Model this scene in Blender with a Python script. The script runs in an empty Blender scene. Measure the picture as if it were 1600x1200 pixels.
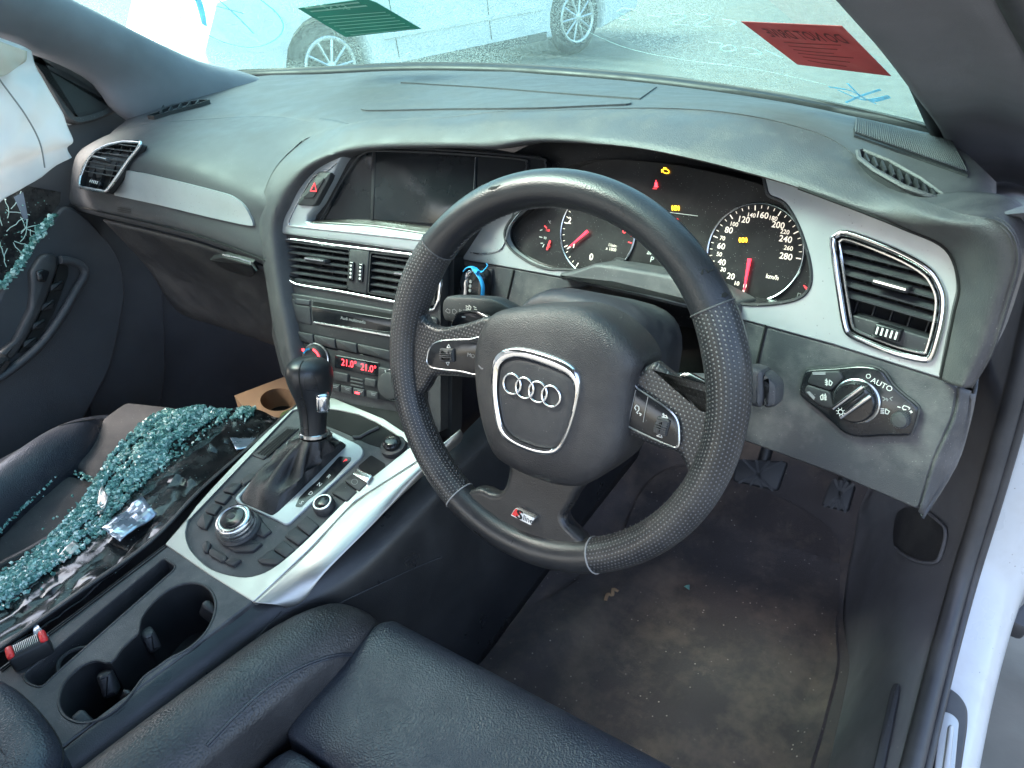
import bpy, bmesh, math, random
import numpy as np
from mathutils import Vector, Matrix
from mathutils.geometry import tessellate_polygon
random.seed(7)
R = math.radians
scene = bpy.context.scene

# ------------------------------------------------------------------ camera, sky, sun, exposure
CAM = np.array([0.6949, -0.504, 0.3685]); YAW, PITCH, ROLL, FPX = 0.6396, 0.5508, -0.0905, 1200.0
_f = np.array([-math.sin(YAW)*math.cos(PITCH), math.cos(YAW)*math.cos(PITCH), -math.sin(PITCH)])
_r = np.array([math.cos(YAW), math.sin(YAW), 0.0]); _u = np.cross(_r, _f)
_R = math.cos(ROLL)*_r + math.sin(ROLL)*_u; _U = -math.sin(ROLL)*_r + math.cos(ROLL)*_u
CM = np.array([_R, _U, _f])
cam_data = bpy.data.cameras.new('camera'); cam = bpy.data.objects.new('camera', cam_data)
scene.collection.objects.link(cam)
cam.matrix_world = Matrix([[_R[i], _U[i], -_f[i], CAM[i]] for i in range(3)] + [[0, 0, 0, 1]])
cam_data.sensor_width = 36; cam_data.lens = 36*FPX/1600; cam_data.clip_start = 0.01; cam_data.clip_end = 500
scene.camera = cam
SUN_EL, SUN_AZ = 50, 240          # elevation, compass bearing clockwise from +Y (the sun stands behind on the passenger side)
world = bpy.data.worlds.new('World'); scene.world = world; world.use_nodes = True
wn = world.node_tree; bg = wn.nodes['Background']
sky = wn.nodes.new('ShaderNodeTexSky'); sky.sky_type = 'NISHITA'; sky.sun_disc = False
sky.sun_elevation = R(SUN_EL); sky.sun_rotation = R(SUN_AZ); sky.dust_density = 4.5; sky.air_density = 1.0; sky.ozone_density = .7
wn.links.new(sky.outputs[0], bg.inputs[0]); bg.inputs[1].default_value = 0.15
sd = bpy.data.lights.new('sun', 'SUN'); sd.energy = 1.5; sd.angle = R(24); sd.color = (1.0, 0.95, 0.88)
sun = bpy.data.objects.new('sun', sd); scene.collection.objects.link(sun)
_sd = Vector((math.sin(R(SUN_AZ))*math.cos(R(SUN_EL)), math.cos(R(SUN_AZ))*math.cos(R(SUN_EL)), math.sin(R(SUN_EL))))
sun.rotation_euler = _sd.to_track_quat('Z', 'Y').to_euler()
scene.view_settings.view_transform = 'Standard'; scene.view_settings.look = 'None'
scene.cycles.max_bounces = 6; scene.cycles.diffuse_bounces = 3; scene.cycles.transparent_max_bounces = 8
scene.view_settings.gamma = 1; scene.view_settings.use_curve_mapping = False
scene.view_settings.exposure = 2.8

# ------------------------------------------------------------------ helpers
# car frame: X to the driver's side, Y forward, Z up, origin level with the steering wheel's centre
def ray(px, py): return np.array([(px-800)/FPX, -(py-600)/FPX, 1.0]) @ CM
def at(px, py, X=None, Y=None, Z=None):
    d = ray(px, py)
    i, v = (0, X) if X is not None else (1, Y) if Y is not None else (2, Z)
    return Vector(CAM + d*(v-CAM[i])/d[i])
class Pl:
    """a plane of the car: origin, right, up and outward axes; pixels of the photograph are read off on it"""
    def __init__(s, o, u, n):
        s.o = Vector(o); s.n = Vector(n).normalized(); s.v = s.n.cross(Vector(u)).normalized(); s.u = s.v.cross(s.n)
    def P(s, px, py, h=0.0):
        d = Vector(ray(px, py)); o = s.o + s.n*h; c = Vector(CAM)
        return c + d*((o-c).dot(s.n)/d.dot(s.n))
    def L(s, px, py, h=0.0):
        q = s.P(px, py, h) - s.o; return (q.dot(s.u), q.dot(s.v))
    def W(s, u, v, h=0.0): return s.o + s.u*u + s.v*v + s.n*h
    def LL(s, pts, h=0.0): return [s.L(x, y, h) for x, y in pts]
    def off(s, h): return Pl(s.o + s.n*h, s.u, s.n)
def plane(o, yaw=0, tilt=0):
    y, t = R(yaw), R(tilt)
    return Pl(o, (math.cos(y), math.sin(y), 0), (math.cos(t)*math.sin(y), -math.cos(t)*math.cos(y), math.sin(t)))
def cr(pts, n=6, closed=False):
    """Catmull-Rom through points of any dimension"""
    P = [np.array(p, float) for p in pts]; N = len(P); out = []
    for i in range(N if closed else N-1):
        if closed: a, b, c, d = P[(i-1) % N], P[i], P[(i+1) % N], P[(i+2) % N]
        else: a, b, c, d = P[max(i-1, 0)], P[i], P[i+1], P[min(i+2, N-1)]
        for k in range(n):
            t = k/n
            out.append(0.5*((2*b)+(c-a)*t+(2*a-5*b+4*c-d)*t*t+(3*b-a-3*c+d)*t**3))
    if not closed: out.append(P[-1])
    return out
def resample(pts, m):
    P = np.array([tuple(p) for p in pts]); L = np.r_[0, np.cumsum(np.linalg.norm(np.diff(P, axis=0), axis=1))]
    t = np.linspace(0, L[-1], m)
    return [np.array([np.interp(x, L, P[:, k]) for k in range(P.shape[1])]) for x in t]
def ccw(p):
    a = sum(p[i][0]*p[(i+1) % len(p)][1]-p[(i+1) % len(p)][0]*p[i][1] for i in range(len(p)))
    return list(p) if a > 0 else list(p)[::-1]
def rnd(poly, r, s=4):
    """round the corners of a 2-D polygon"""
    out = []; N = len(poly)
    for i in range(N):
        a, b, c = (Vector(poly[(i-1) % N]), Vector(poly[i]), Vector(poly[(i+1) % N]))
        d = min(r, (a-b).length*0.48, (c-b).length*0.48)
        p, q = b+(a-b).normalized()*d, b+(c-b).normalized()*d
        for k in range(s+1):
            t = k/s; out.append(tuple(p*(1-t)**2+b*2*t*(1-t)+q*t*t))
    return out
def inset(poly, d):
    N = len(poly); out = []
    for i in range(N):
        a, b, c = Vector(poly[(i-1) % N]), Vector(poly[i]), Vector(poly[(i+1) % N])
        e, f = (b-a), (c-b)
        if e.length < 1e-9: e = f
        if f.length < 1e-9: f = e
        n1 = Vector((-e.y, e.x)).normalized(); n2 = Vector((-f.y, f.x)).normalized()
        m = n1+n2
        m = n1 if m.length < 1e-6 else m.normalized()
        k = max(m.dot(n1), 0.5)
        out.append(tuple(b+m*(d/k)))
    return out
def circ(cx, cy, r, n=32, ry=None, a0=0): return [(cx+r*math.cos(a0+2*math.pi*k/n), cy+(ry or r)*math.sin(a0+2*math.pi*k/n)) for k in range(n)]
def rect(cx, cy, w, h, ang=0):
    c, s = math.cos(ang), math.sin(ang)
    return [(cx+x*c-y*s, cy+x*s+y*c) for x, y in ((-w/2, -h/2), (w/2, -h/2), (w/2, h/2), (-w/2, h/2))]
def thing(name, label, cat, loc=(0, 0, 0), group=None):
    o = bpy.data.objects.new(name, None); scene.collection.objects.link(o); o.location = loc; o.empty_display_size = .02
    return tag(o, label, cat, group)
def tag(o, label=None, cat=None, group=None, kind=None):
    if label: o['label'] = label
    if cat: o['category'] = cat
    if group: o['group'] = group
    if kind: o['kind'] = kind
    return o
def world_loc(o): return o.location if not o.parent else world_loc(o.parent)
def link(name, me, m, parent=None, angle=38, smooth=True):
    o = bpy.data.objects.new(name, me); scene.collection.objects.link(o)
    if m: me.materials.append(m)
    if smooth:
        me.polygons.foreach_set('use_smooth', [True]*len(me.polygons))
        me.set_sharp_from_angle(angle=R(angle))
    if parent:
        o.parent = parent
        if parent.type == 'EMPTY': o.matrix_parent_inverse = Matrix.Translation(-parent.location)
    return o
def obj(name, V, F, m, parent=None, angle=38, uv=None, smooth=True, fix=True):
    me = bpy.data.meshes.new(name); me.from_pydata([tuple(v) for v in V], [], F)
    if uv:
        l = me.uv_layers.new(name='UVMap')
        for p in me.polygons:
            for li, vi in zip(p.loop_indices, p.vertices): l.data[li].uv = uv[vi]
    if fix:
        b = bmesh.new(); b.from_mesh(me); bmesh.ops.recalc_face_normals(b, faces=b.faces); b.to_mesh(me); b.free()
    me.validate(); return link(name, me, m, parent, angle, smooth)
class MB:
    """collects shapes that make up ONE part"""
    def __init__(s): s.V = []; s.F = []
    def add(s, V, F):
        k = len(s.V); s.V += [tuple(v) for v in V]; s.F += [tuple(i+k for i in f) for f in F]; return s
    def build(s, name, m, parent=None, angle=38): return obj(name, s.V, s.F, m, parent, angle)
def slab_vf(pl, poly, prof, mode='inset', bottom=True):
    """rings of a 2-D outline at (inset, height); the last ring is capped"""
    poly = ccw(poly); N = len(poly); V = []; F = []
    cx = sum(p[0] for p in poly)/N; cy = sum(p[1] for p in poly)/N
    for d, h in prof:
        q = inset(poly, d) if mode == 'inset' and d else [(cx+(x-cx)*d, cy+(y-cy)*d) for x, y in poly] if mode == 'scale' else poly
        V += [pl.W(x, y, h) for x, y in q]
    for j in range(len(prof)-1):
        for i in range(N): F.append((j*N+i, j*N+(i+1) % N, (j+1)*N+(i+1) % N, (j+1)*N+i))
    F.append(tuple((len(prof)-1)*N+i for i in range(N)))
    if bottom: F.append(tuple(range(N-1, -1, -1)))
    return V, F
def slab(name, pl, poly, prof, m, parent=None, mode='inset', angle=38):
    return obj(name, *slab_vf(pl, poly, prof, mode), m, parent, angle)
def key(h, b=.0012, base=0.0): return [(0, base), (0, h-b), (b*.4, h-b*.3), (b*1.1, h)]   # bevelled key profile
def holed(name, pl, outer, holes, h0, h1, m, parent=None, fn=None, bev=0.0, angle=30):
    """flat plate with holes from height h0 (back) to h1 (front)"""
    loops = [ccw(outer)]+[ccw(x)[::-1] for x in holes]
    flat = []; V = []; F = []
    top = [inset(l, bev) if bev else l for l in loops]
    tri = tessellate_polygon([[Vector((x, y, 0)) for x, y in l] for l in top])
    n = sum(len(l) for l in loops)
    for l in top: V += [pl.W(x, y, h1) for x, y in l]
    F += [tuple(t) for t in tri]
    for l in loops: V += [pl.W(x, y, h1-bev) for x, y in l]
    for l in loops: V += [pl.W(x, y, h0) for x, y in l]
    k = 0
    for l in loops:
        for i in range(len(l)):
            a, b = k+i, k+(i+1) % len(l)
            F.append((a, b, n+b, n+a)); F.append((n+a, n+b, 2*n+b, 2*n+a))
        k += len(l)
    if fn: V = [fn(Vector(v)) for v in V]
    return obj(name, V, F, m, parent, angle)
def tube_vf(pts, r, n=8, closed=False, flat=1.0, up=None, caps=True):
    P = [Vector(p) for p in pts]; N = len(P); V = []; F = []
    rr = r if callable(r) else (lambda t: r)
    prev = None
    for i in range(N):
        t = (P[(i+1) % N]-P[i-1]) if closed else (P[min(i+1, N-1)]-P[max(i-1, 0)])
        t.normalize()
        a = Vector(up) if up is not None else (prev if prev is not None else (Vector((0, 0, 1)) if abs(t.z) < .9 else Vector((1, 0, 0))))
        b = t.cross(a).normalized(); a = b.cross(t).normalized(); prev = a
        q = rr(i/(N-1))
        for k in range(n):
            w = 2*math.pi*k/n; V.append(P[i]+b*(q*math.cos(w))+a*(q*flat*math.sin(w)))
    for i in range(N if closed else N-1):
        for k in range(n):
            j = (i+1) % N; F.append((i*n+k, i*n+(k+1) % n, j*n+(k+1) % n, j*n+k))
    if not closed and caps: F += [tuple(range(n-1, -1, -1)), tuple((N-1)*n+k for k in range(n))]
    return V, F
def tube(name, pts, r, m, parent=None, n=8, closed=False, flat=1.0, up=None, angle=50):
    return obj(name, *tube_vf(pts, r, n, closed, flat, up), m, parent, angle)
def outline(name, pl, poly, h, r, m, parent=None, n=6, flat=1.0):
    return tube(name, [pl.W(x, y, h) for x, y in poly], r, m, parent, n, True, flat)
def loft(name, rows, m, parent=None, nu=8, nv=4, thick=.003, angle=60, fn=None, uvs=None, npts=None, closed=False):
    """smooth surface through rows of 3-D points"""
    rows = [cr([tuple(p) for p in r], nu) for r in rows]
    k = npts or max(len(r) for r in rows)
    rows = [resample(r, k) if len(r) != k else r for r in rows]
    cols = [cr([r[i] for r in rows], nv) for i in range(k)]
    H = len(cols[0]); V = []; uv = []
    for j in range(H):
        for i in range(k):
            v = Vector(cols[i][j]); V.append(fn(v, i/(k-1), j/(H-1)) if fn else v); uv.append((i/(k-1)*(uvs[0] if uvs else 1), j/(H-1)*(uvs[1] if uvs else 1)))
    F = [(j*k+i, j*k+i+1, (j+1)*k+i+1, (j+1)*k+i) for j in range(H-1) for i in range(k-1)]
    o = obj(name, V, F, m, parent, angle, uv=uv)
    # turn the outside towards the cabin, then give the skin a real thickness behind it
    c = Vector(CAM); me = o.data
    s = sum((c-p.center).dot(p.normal)*p.area for p in me.polygons)
    if s < 0: me.flip_normals()
    if thick:
        md = o.modifiers.new('skin', 'SOLIDIFY'); md.thickness = thick; md.offset = -1
    return o
def box_vf(c, sx, sy, sz, ux=(1, 0, 0), uy=(0, 1, 0), uz=(0, 0, 1)):
    c = Vector(c); X, Y, Z = Vector(ux)*sx/2, Vector(uy)*sy/2, Vector(uz)*sz/2
    V = [c+X*a+Y*b+Z*d for d in (-1, 1) for b in (-1, 1) for a in (-1, 1)]
    return V, [(0, 1, 3, 2), (4, 6, 7, 5), (0, 4, 5, 1), (2, 3, 7, 6), (0, 2, 6, 4), (1, 5, 7, 3)]
def text(name, s, pl, uv, size, m, parent=None, h=0.0006, rot=0.0, mirror=False, align='CENTER', extr=.00015, sx=1.0, bold=0.0, fit=None):
    cu = bpy.data.curves.new('t', 'FONT'); cu.body = s; cu.size = 1; cu.align_x = align; cu.align_y = 'CENTER'; cu.extrude = 0.0; cu.resolution_u = 3; cu.offset = bold
    t = bpy.data.objects.new('t', cu); me0 = bpy.data.meshes.new_from_object(t); bpy.data.objects.remove(t); bpy.data.curves.remove(cu)
    if fit: sx = fit/((max(v.co.x for v in me0.vertices)-min(v.co.x for v in me0.vertices))*size*1.35)
    c, sn = math.cos(rot), math.sin(rot); k = size*1.35; V = []
    for v in me0.vertices:
        x, y = v.co.x*k*sx*(-1 if mirror else 1), v.co.y*k
        V.append(pl.W(uv[0]+x*c-y*sn, uv[1]+x*sn+y*c, h))
    F = [tuple(p.vertices) for p in me0.polygons]; bpy.data.meshes.remove(me0)
    return obj(name, V, F, m, parent, smooth=False)
def strokes(name, pl, lines, w, m, parent=None, h=.0006, px=True):
    """flat printed symbol drawn with line strokes; lines of pixels on the plane"""
    b = MB()
    for ln in lines:
        L = pl.LL(ln, h) if px else ln
        for (x0, y0), (x1, y1) in zip(L, L[1:]):
            d = Vector((x1-x0, y1-y0)); l = d.length
            if l < 1e-7: continue
            d /= l; q = Vector((-d.y, d.x))*w/2; e = d*w*.3
            pts = [(x0-e.x+q.x, y0-e.y+q.y), (x0-e.x-q.x, y0-e.y-q.y), (x1+e.x-q.x, y1+e.y-q.y), (x1+e.x+q.x, y1+e.y+q.y)]
            b.add([pl.W(x, y, h) for x, y in pts], [(0, 1, 2, 3)])
    o = obj(name, b.V, b.F, m, parent, smooth=False, fix=False)
    md = o.modifiers.new('ink', 'SOLIDIFY'); md.thickness = .0002; md.offset = 0
    return o
def nz(v, s=1.0, seed=0.0):
    from mathutils import noise
    return noise.noise(Vector((v[0]*s+seed, v[1]*s+seed*1.7, v[2]*s-seed)))

# ------------------------------------------------------------------ materials
def mat(name, col, rough=.5, metal=0.0, grain=None, dust=None, spec=.5, coat=0.0, emit=None, specks=None, wear=None, sheen=0.0, var=.12, transl=0.0):
    m = bpy.data.materials.new(name); m.use_nodes = True; nt = m.node_tree; N = nt.nodes; Lk = nt.links.new
    p = N['Principled BSDF']; p.inputs['Metallic'].default_value = metal; p.inputs['Specular IOR Level'].default_value = spec
    p.inputs['Coat Weight'].default_value = coat; p.inputs['Coat Roughness'].default_value = .08
    if sheen: p.inputs['Sheen Weight'].default_value = sheen; p.inputs['Sheen Roughness'].default_value = .5
    tc = N.new('ShaderNodeTexCoord').outputs['Object']
    def noise(scale, det=4, rgh=.6):
        n = N.new('ShaderNodeTexNoise'); n.inputs['Scale'].default_value = scale; n.inputs['Detail'].default_value = det; n.inputs['Roughness'].default_value = rgh; Lk(tc, n.inputs['Vector']); return n.outputs['Fac']
    def ramp(src, a, b, lo=0.0, hi=1.0):
        r = N.new('ShaderNodeMapRange'); r.inputs['From Min'].default_value = a; r.inputs['From Max'].default_value = b; r.inputs['To Min'].default_value = lo; r.inputs['To Max'].default_value = hi; Lk(src, r.inputs['Value']); return r.outputs[0]
    def mix(f, a, b):
        x = N.new('ShaderNodeMix'); x.data_type = 'RGBA'; Lk(f, x.inputs['Factor'])
        for v, i in ((a, 6), (b, 7)):
            if isinstance(v, tuple): x.inputs[i].default_value = (*v, 1)
            else: Lk(v, x.inputs[i])
        return x.outputs[2]
    c = mix(ramp(noise(9, 2), .3, .7), tuple(x*(1-var) for x in col), tuple(min(1, x*(1+var)) for x in col))
    rg = ramp(noise(22, 2), .3, .7, max(.02, rough-.07), min(1, rough+.08))
    if dust:
        dc, amt, sc = dust
        f = ramp(noise(sc, 5, .7), .46, .72, 0, amt)
        c = mix(f, c, dc)
        ad = N.new('ShaderNodeMath'); ad.operation = 'MULTIPLY_ADD'; Lk(f, ad.inputs[0]); ad.inputs[1].default_value = .5; Lk(rg, ad.inputs[2]); ad.use_clamp = True; rg = ad.outputs[0]
    if wear:
        wc, lo, hi, sc = wear
        c = mix(ramp(noise(sc, 8, .75), lo, hi, 0, 1), c, wc)
    if specks:
        sc_, amt, sz, scol = specks
        v = N.new('ShaderNodeTexVoronoi'); v.inputs['Scale'].default_value = sc_; Lk(tc, v.inputs['Vector'])
        a = ramp(v.outputs['Distance'], sz, sz*.5, 0, 1)
        k = ramp(noise(sc_*.09, 3), .42, .62, 0, amt)
        s2 = N.new('ShaderNodeSeparateColor'); Lk(v.outputs['Color'], s2.inputs[0])
        g = N.new('ShaderNodeMath'); g.operation = 'LESS_THAN'; Lk(s2.outputs[0], g.inputs[0]); g.inputs[1].default_value = .35
        mm = N.new('ShaderNodeMath'); mm.operation = 'MULTIPLY'; Lk(a, mm.inputs[0]); Lk(k, mm.inputs[1])
        m3 = N.new('ShaderNodeMath'); m3.operation = 'MULTIPLY'; Lk(mm.outputs[0], m3.inputs[0]); Lk(g.outputs[0], m3.inputs[1])
        c = mix(m3.outputs[0], c, scol)
    Lk(c, p.inputs['Base Color']); Lk(rg, p.inputs['Roughness'])
    if emit:
        p.inputs['Emission Color'].default_value = (*emit[0], 1); p.inputs['Emission Strength'].default_value = emit[1]
    if grain:
        sc_, st, kind = grain
        if kind == 'leather':
            v = N.new('ShaderNodeTexVoronoi'); v.feature = 'SMOOTH_F1'; v.inputs['Scale'].default_value = sc_; Lk(tc, v.inputs['Vector']); src = v.outputs['Distance']
        elif kind == 'dots':
            uvn = N.new('ShaderNodeTexCoord').outputs['UV']; sp = N.new('ShaderNodeSeparateXYZ'); Lk(uvn, sp.inputs[0])
            def mth(op, a, b=None):
                x = N.new('ShaderNodeMath'); x.operation = op
                for i, q in enumerate((a, b)):
                    if q is None: continue
                    if isinstance(q, (int, float)): x.inputs[i].default_value = q
                    else: Lk(q, x.inputs[i])
                return x.outputs[0]
            row = mth('FLOOR', sp.outputs[1]); sh = mth('MULTIPLY', mth('MODULO', row, 2.0), .5)
            fx = mth('SUBTRACT', mth('FRACT', mth('ADD', sp.outputs[0], sh)), .5); fy = mth('SUBTRACT', mth('FRACT', sp.outputs[1]), .5)
            d = mth('SQRT', mth('ADD', mth('MULTIPLY', fx, fx), mth('MULTIPLY', fy, fy)))
            src = ramp(d, .17, .30)
            c2 = mix(ramp(d, .13, .22), sc_ if isinstance(sc_, tuple) else (.2, .2, .21), c); Lk(c2, p.inputs['Base Color'])
        elif kind == 'brushed':
            mp = N.new('ShaderNodeMapping'); mp.inputs['Scale'].default_value = (900, 14, 900); Lk(tc, mp.inputs['Vector'])
            n = N.new('ShaderNodeTexNoise'); n.inputs['Scale'].default_value = 1; n.inputs['Detail'].default_value = 3; Lk(mp.outputs[0], n.inputs['Vector']); src = n.outputs['Fac']
        else: src = noise(sc_, 3, .6)
        b = N.new('ShaderNodeBump'); b.inputs['Strength'].default_value = st; b.inputs['Distance'].default_value = .0012 if kind != 'dots' else .0008
        Lk(src, b.inputs['Height']); Lk(b.outputs[0], p.inputs['Normal'])
    if transl:
        tb = N.new('ShaderNodeBsdfTranslucent'); Lk(c, tb.inputs[0]); mx = N.new('ShaderNodeMixShader'); mx.inputs[0].default_value = transl
        Lk(p.outputs[0], mx.inputs[1]); Lk(tb.outputs[0], mx.inputs[2]); Lk(mx.outputs[0], N['Material Output'].inputs[0])
    return m
DUST = (.22, .20, .17)
M = dict(
    pad=mat('soft_dash_pad', (.050, .0505, .055), .58, grain=(1500, .22, 'leather'), dust=((.15, .148, .142), .10, 22), specks=(420, .8, .14, (.42, .42, .40)), var=.04),
    hood=mat('dash_hood_pad', (.050, .050, .054), .52, grain=(1100, .32, 'leather'), dust=((.18, .17, .15), .20, 22), specks=(380, .6, .14, (.4, .38, .35)), var=.04),
    plastic=mat('black_plastic', (.022, .023, .026), .5, grain=(1400, .25, 'leather'), dust=((.16, .155, .145), .22, 8), specks=(330, .7, .16, (.36, .36, .34))),
    blade=mat('vent_blade', (.040, .042, .046), .45, specks=(400, .9, .2, (.4, .4, .38)), dust=((.16, .16, .15), .3, 20)),
    dusty=mat('dusty_black_plastic', (.037, .039, .044), .52, grain=(1300, .25, 'leather'), dust=((.19, .18, .17), .45, 14), specks=(420, .8, .17, (.34, .33, .31))),
    deep=mat('deep_black_plastic', (.010, .011, .013), .5, dust=((.07, .07, .07), .15, 9)),
    gloss=mat('gloss_black', (.008, .009, .011), .16, dust=((.10, .10, .10), .12, 14), specks=(500, .5, .15, (.3, .3, .3))),
    lens=mat('display_glass', (.010, .012, .014), .12, dust=((.09, .095, .1), .10, 9)),
    dial=mat('dial_black', (.009, .009, .010), .35, specks=(520, .9, .22, (.30, .30, .29)), dust=((.10, .10, .10), .15, 20)),
    silver=mat('satin_silver_paint', (.36, .38, .39), .36, .4, dust=((.30, .29, .27), .25, 16), specks=(260, .8, .22, (.16, .16, .15)), var=.05),
    alu=mat('brushed_aluminium', (.42, .415, .40), .36, .85, grain=(1, .12, 'brushed'), dust=((.35, .34, .32), .18, 12), specks=(330, .5, .16, (.22, .22, .21)), var=.04),
    chrome=mat('chrome', (.72, .73, .74), .10, 1.0, dust=((.25, .25, .25), .10, 20), var=.03),
    satin=mat('satin_chrome', (.60, .61, .62), .24, 1.0, var=.05),
    leather=mat('smooth_black_leather', (.017, .018, .020), .33, grain=(1000, .15, 'leather'), dust=((.13, .125, .12), .16, 6), wear=None),
    worn=mat('worn_wheel_leather', (.015, .016, .019), .32, grain=(900, .18, 'leather'), wear=((.006, .006, .006), .78, .80, 34)),
    perf=mat('perforated_leather', (.016, .017, .019), .35, grain=((.12, .12, .125), .6, 'dots'), dust=((.12, .115, .11), .25, 9)),
    cover=mat('airbag_cover', (.024, .024, .026), .44, grain=(1100, .4, 'leather'), dust=((.14, .13, .12), .30, 9)),
    boot=mat('boot_leather', (.012, .012, .014), .45, grain=(700, .4, 'leather'), dust=((.08, .08, .08), .2, 14)),
    mat_=mat('floor_mat_pile', (.056, .048, .046), .97, grain=(900, 1.0, 'n'), dust=((.17, .132, .10), .68, 8), specks=(110, 1.0, .16, (.42, .37, .30)), spec=.1, sheen=.15, wear=((.11, .09, .075), .60, .70, 18)),
    seat=mat('seat_leather', (.022, .025, .034), .34, grain=(620, .5, 'leather'), dust=((.10, .10, .10), .22, 7)),
    bolster=mat('bolster_leather', (.030, .029, .030), .38, grain=(480, .7, 'leather'), dust=((.13, .12, .115), .3, 8)),
    cloth=mat('grey_seat_cloth', (.048, .048, .051), .9, grain=(900, .6, 'n'), dust=((.12, .115, .11), .35, 14), specks=(300, .8, .16, (.4, .4, .38)), spec=.2),
    carpet=mat('dark_carpet', (.062, .055, .054), .95, grain=(700, 1.0, 'n'), dust=((.16, .125, .095), .9, 5), specks=(120, 1.0, .14, (.36, .33, .28)), spec=.1, sheen=.15),
    trimgrey=mat('grey_pillar_trim', (.16, .165, .185), .8, grain=(1500, .3, 'leather'), dust=((.10, .10, .10), .25, 5), spec=.3),
    rubber=mat('rubber_seal', (.026, .027, .030), .5, dust=((.10, .10, .10), .25, 10)),
    doorp=mat('door_panel_plastic', (.028, .031, .037), .55, grain=(1300, .3, 'leather'), dust=((.09, .09, .09), .2, 6)),
    silltrim=mat('sill_trim_plastic', (.10, .103, .115), .6, grain=(1300, .3, 'leather'), dust=((.14, .14, .14), .3, 8), specks=(200, .7, .12, (.4, .4, .4))),
    shaded_sillpaint=mat('dirty_shaded_sill_paint', (.42, .445, .46), .3, coat=.4, dust=((.28, .26, .23), .4, 9), specks=(120, .9, .12, (.12, .11, .10)), var=.05),  # white body paint darkened for the sill's shade, plus real dust and specks
    paint=mat('white_car_paint', (.72, .73, .74), .22, coat=.6, dust=((.40, .37, .33), .25, 5), var=.04),
    airbag=mat('white_airbag_cloth', (.66, .68, .69), .8, grain=(1600, .3, 'n'), var=.03, transl=.3),
    airtan=mat('tan_airbag_cloth', (.50, .42, .34), .85, grain=(900, .6, 'n')),
    film=mat('black_window_film', (.012, .013, .014), .16, dust=((.16, .16, .15), .30, 16), grain=(70, .35, 'n'), specks=(160, .8, .2, (.3, .42, .4))),
    filmsilver=mat('folded_film_underside', (.30, .36, .44), .16, .6, grain=(60, .5, 'n')),
    brown=mat('cardboard', (.30, .19, .11), .85, grain=(300, .3, 'n'), var=.15),
    green=mat('green_print', (.10, .16, .05), .8),
    red_l=mat('red_light', (.5, .02, .02), .4, emit=((1.0, .035, .05), 1.1), var=0),
    amber=mat('amber_light', (.5, .3, .02), .4, emit=((1.0, .46, .02), .9), var=0),
    needle=mat('needle_red', (.65, .02, .04), .4, emit=((1.0, .03, .06), .55), var=0),
    print=mat('white_print', (.62, .62, .58), .6, var=.03),
    dimprint=mat('faded_print', (.22, .22, .22), .6, var=.03),
    warmprint=mat('dial_print', (.62, .57, .48), .6, emit=((1.0, .9, .75), .16), var=.02),
    redprint=mat('red_print', (.5, .04, .05), .5, emit=((1.0, .05, .06), .25), var=0),
    blue=mat('blue_plastic_tie', (.02, .30, .62), .35),
    redplastic=mat('red_plastic', (.62, .03, .03), .35),
    whiteplastic=mat('white_badge', (.70, .70, .69), .3, var=.02),
    hole=mat('dark_hole', (.004, .004, .004), .9),
    brownsm=mat('smoky_display_ledge', (.050, .046, .042), .3, dust=((.12, .11, .1), .3, 10)),
    redsticker=mat('red_paper', (.46, .125, .125), .7, dust=((.55, .25, .24), .4, 20), transl=.55),
    greensticker=mat('green_paper', (.09, .30, .25), .6, var=.1, transl=.5),
    stickertext=mat('sticker_ink', (.10, .012, .012), .7, var=0),
    stickerlight=mat('sticker_light_print', (.70, .90, .84), .7, var=0, transl=.5),
    marker=mat('cyan_paint_marker', (.03, .55, .72), .6, var=.2, transl=.6),
    chalk=mat('white_paint_marker', (.70, .85, .80), .8, var=.1, transl=.5),
    ground=mat('yard_concrete', (.095, .10, .088), .85, grain=(60, .4, 'n'), dust=((.12, .11, .095), .6, 1.2), var=.2),
    tyre=mat('tyre', (.020, .020, .020), .8),
    alloy=mat('alloy_wheel', (.62, .63, .64), .3, .8),
    carglass=mat('dark_car_glass', (.02, .025, .03), .06, spec=.6),
)
# ------------------------------------------------------------------ setting: yard ground, carpet, footwell
def jit(v, a, s, seed): return v + Vector((nz(v, s, seed), nz(v, s, seed+5), nz(v, s, seed+9)))*a
V = [(-60, -60, -.9), (60, -60, -.9), (60, 60, -.9), (-60, 60, -.9)]
tag(obj('ground', V, [(0, 1, 2, 3)], M['ground'], smooth=False), kind='structure')
def carpet_z(x, y):
    z = -.585 + max(0, y-.52)*.75 + max(0, -(y+.1))*.12
    z += .012*nz((x, y, 0), 5, 3) + .006*nz((x, y, 0), 14, 8)
    z += .014*math.exp(-((x-.30-.35*(y-.3))/.03)**2)*(0 if y < -.1 else 1)           # fold of the loose mat
    z += .05*max(0, min(1, (abs(x)-.60)/.06))
    return z
nx, ny = 120, 90; V = []; F = []
for j in range(ny+1):
    for i in range(nx+1):
        x = -.72+1.42*i/nx; y = -.9+1.75*j/ny; V.append((x, y, carpet_z(x, y)))
F = [(j*(nx+1)+i, j*(nx+1)+i+1, (j+1)*(nx+1)+i+1, (j+1)*(nx+1)+i) for j in range(ny) for i in range(nx)]
fl = tag(obj('floor', V, F, M['carpet'], angle=80), kind='structure')
fw = MB()
fw.add(*box_vf((0, .93, -.35), 1.5, .04, .62))
tag(fw.build('bulkhead', M['deep']), kind='structure')

# ------------------------------------------------------------------ body shell on the driver's side
body = thing('door_frame', 'white car body side with black rubber door seal along the open driver doorway', 'door frame', (.72, 0, -.45))
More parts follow.
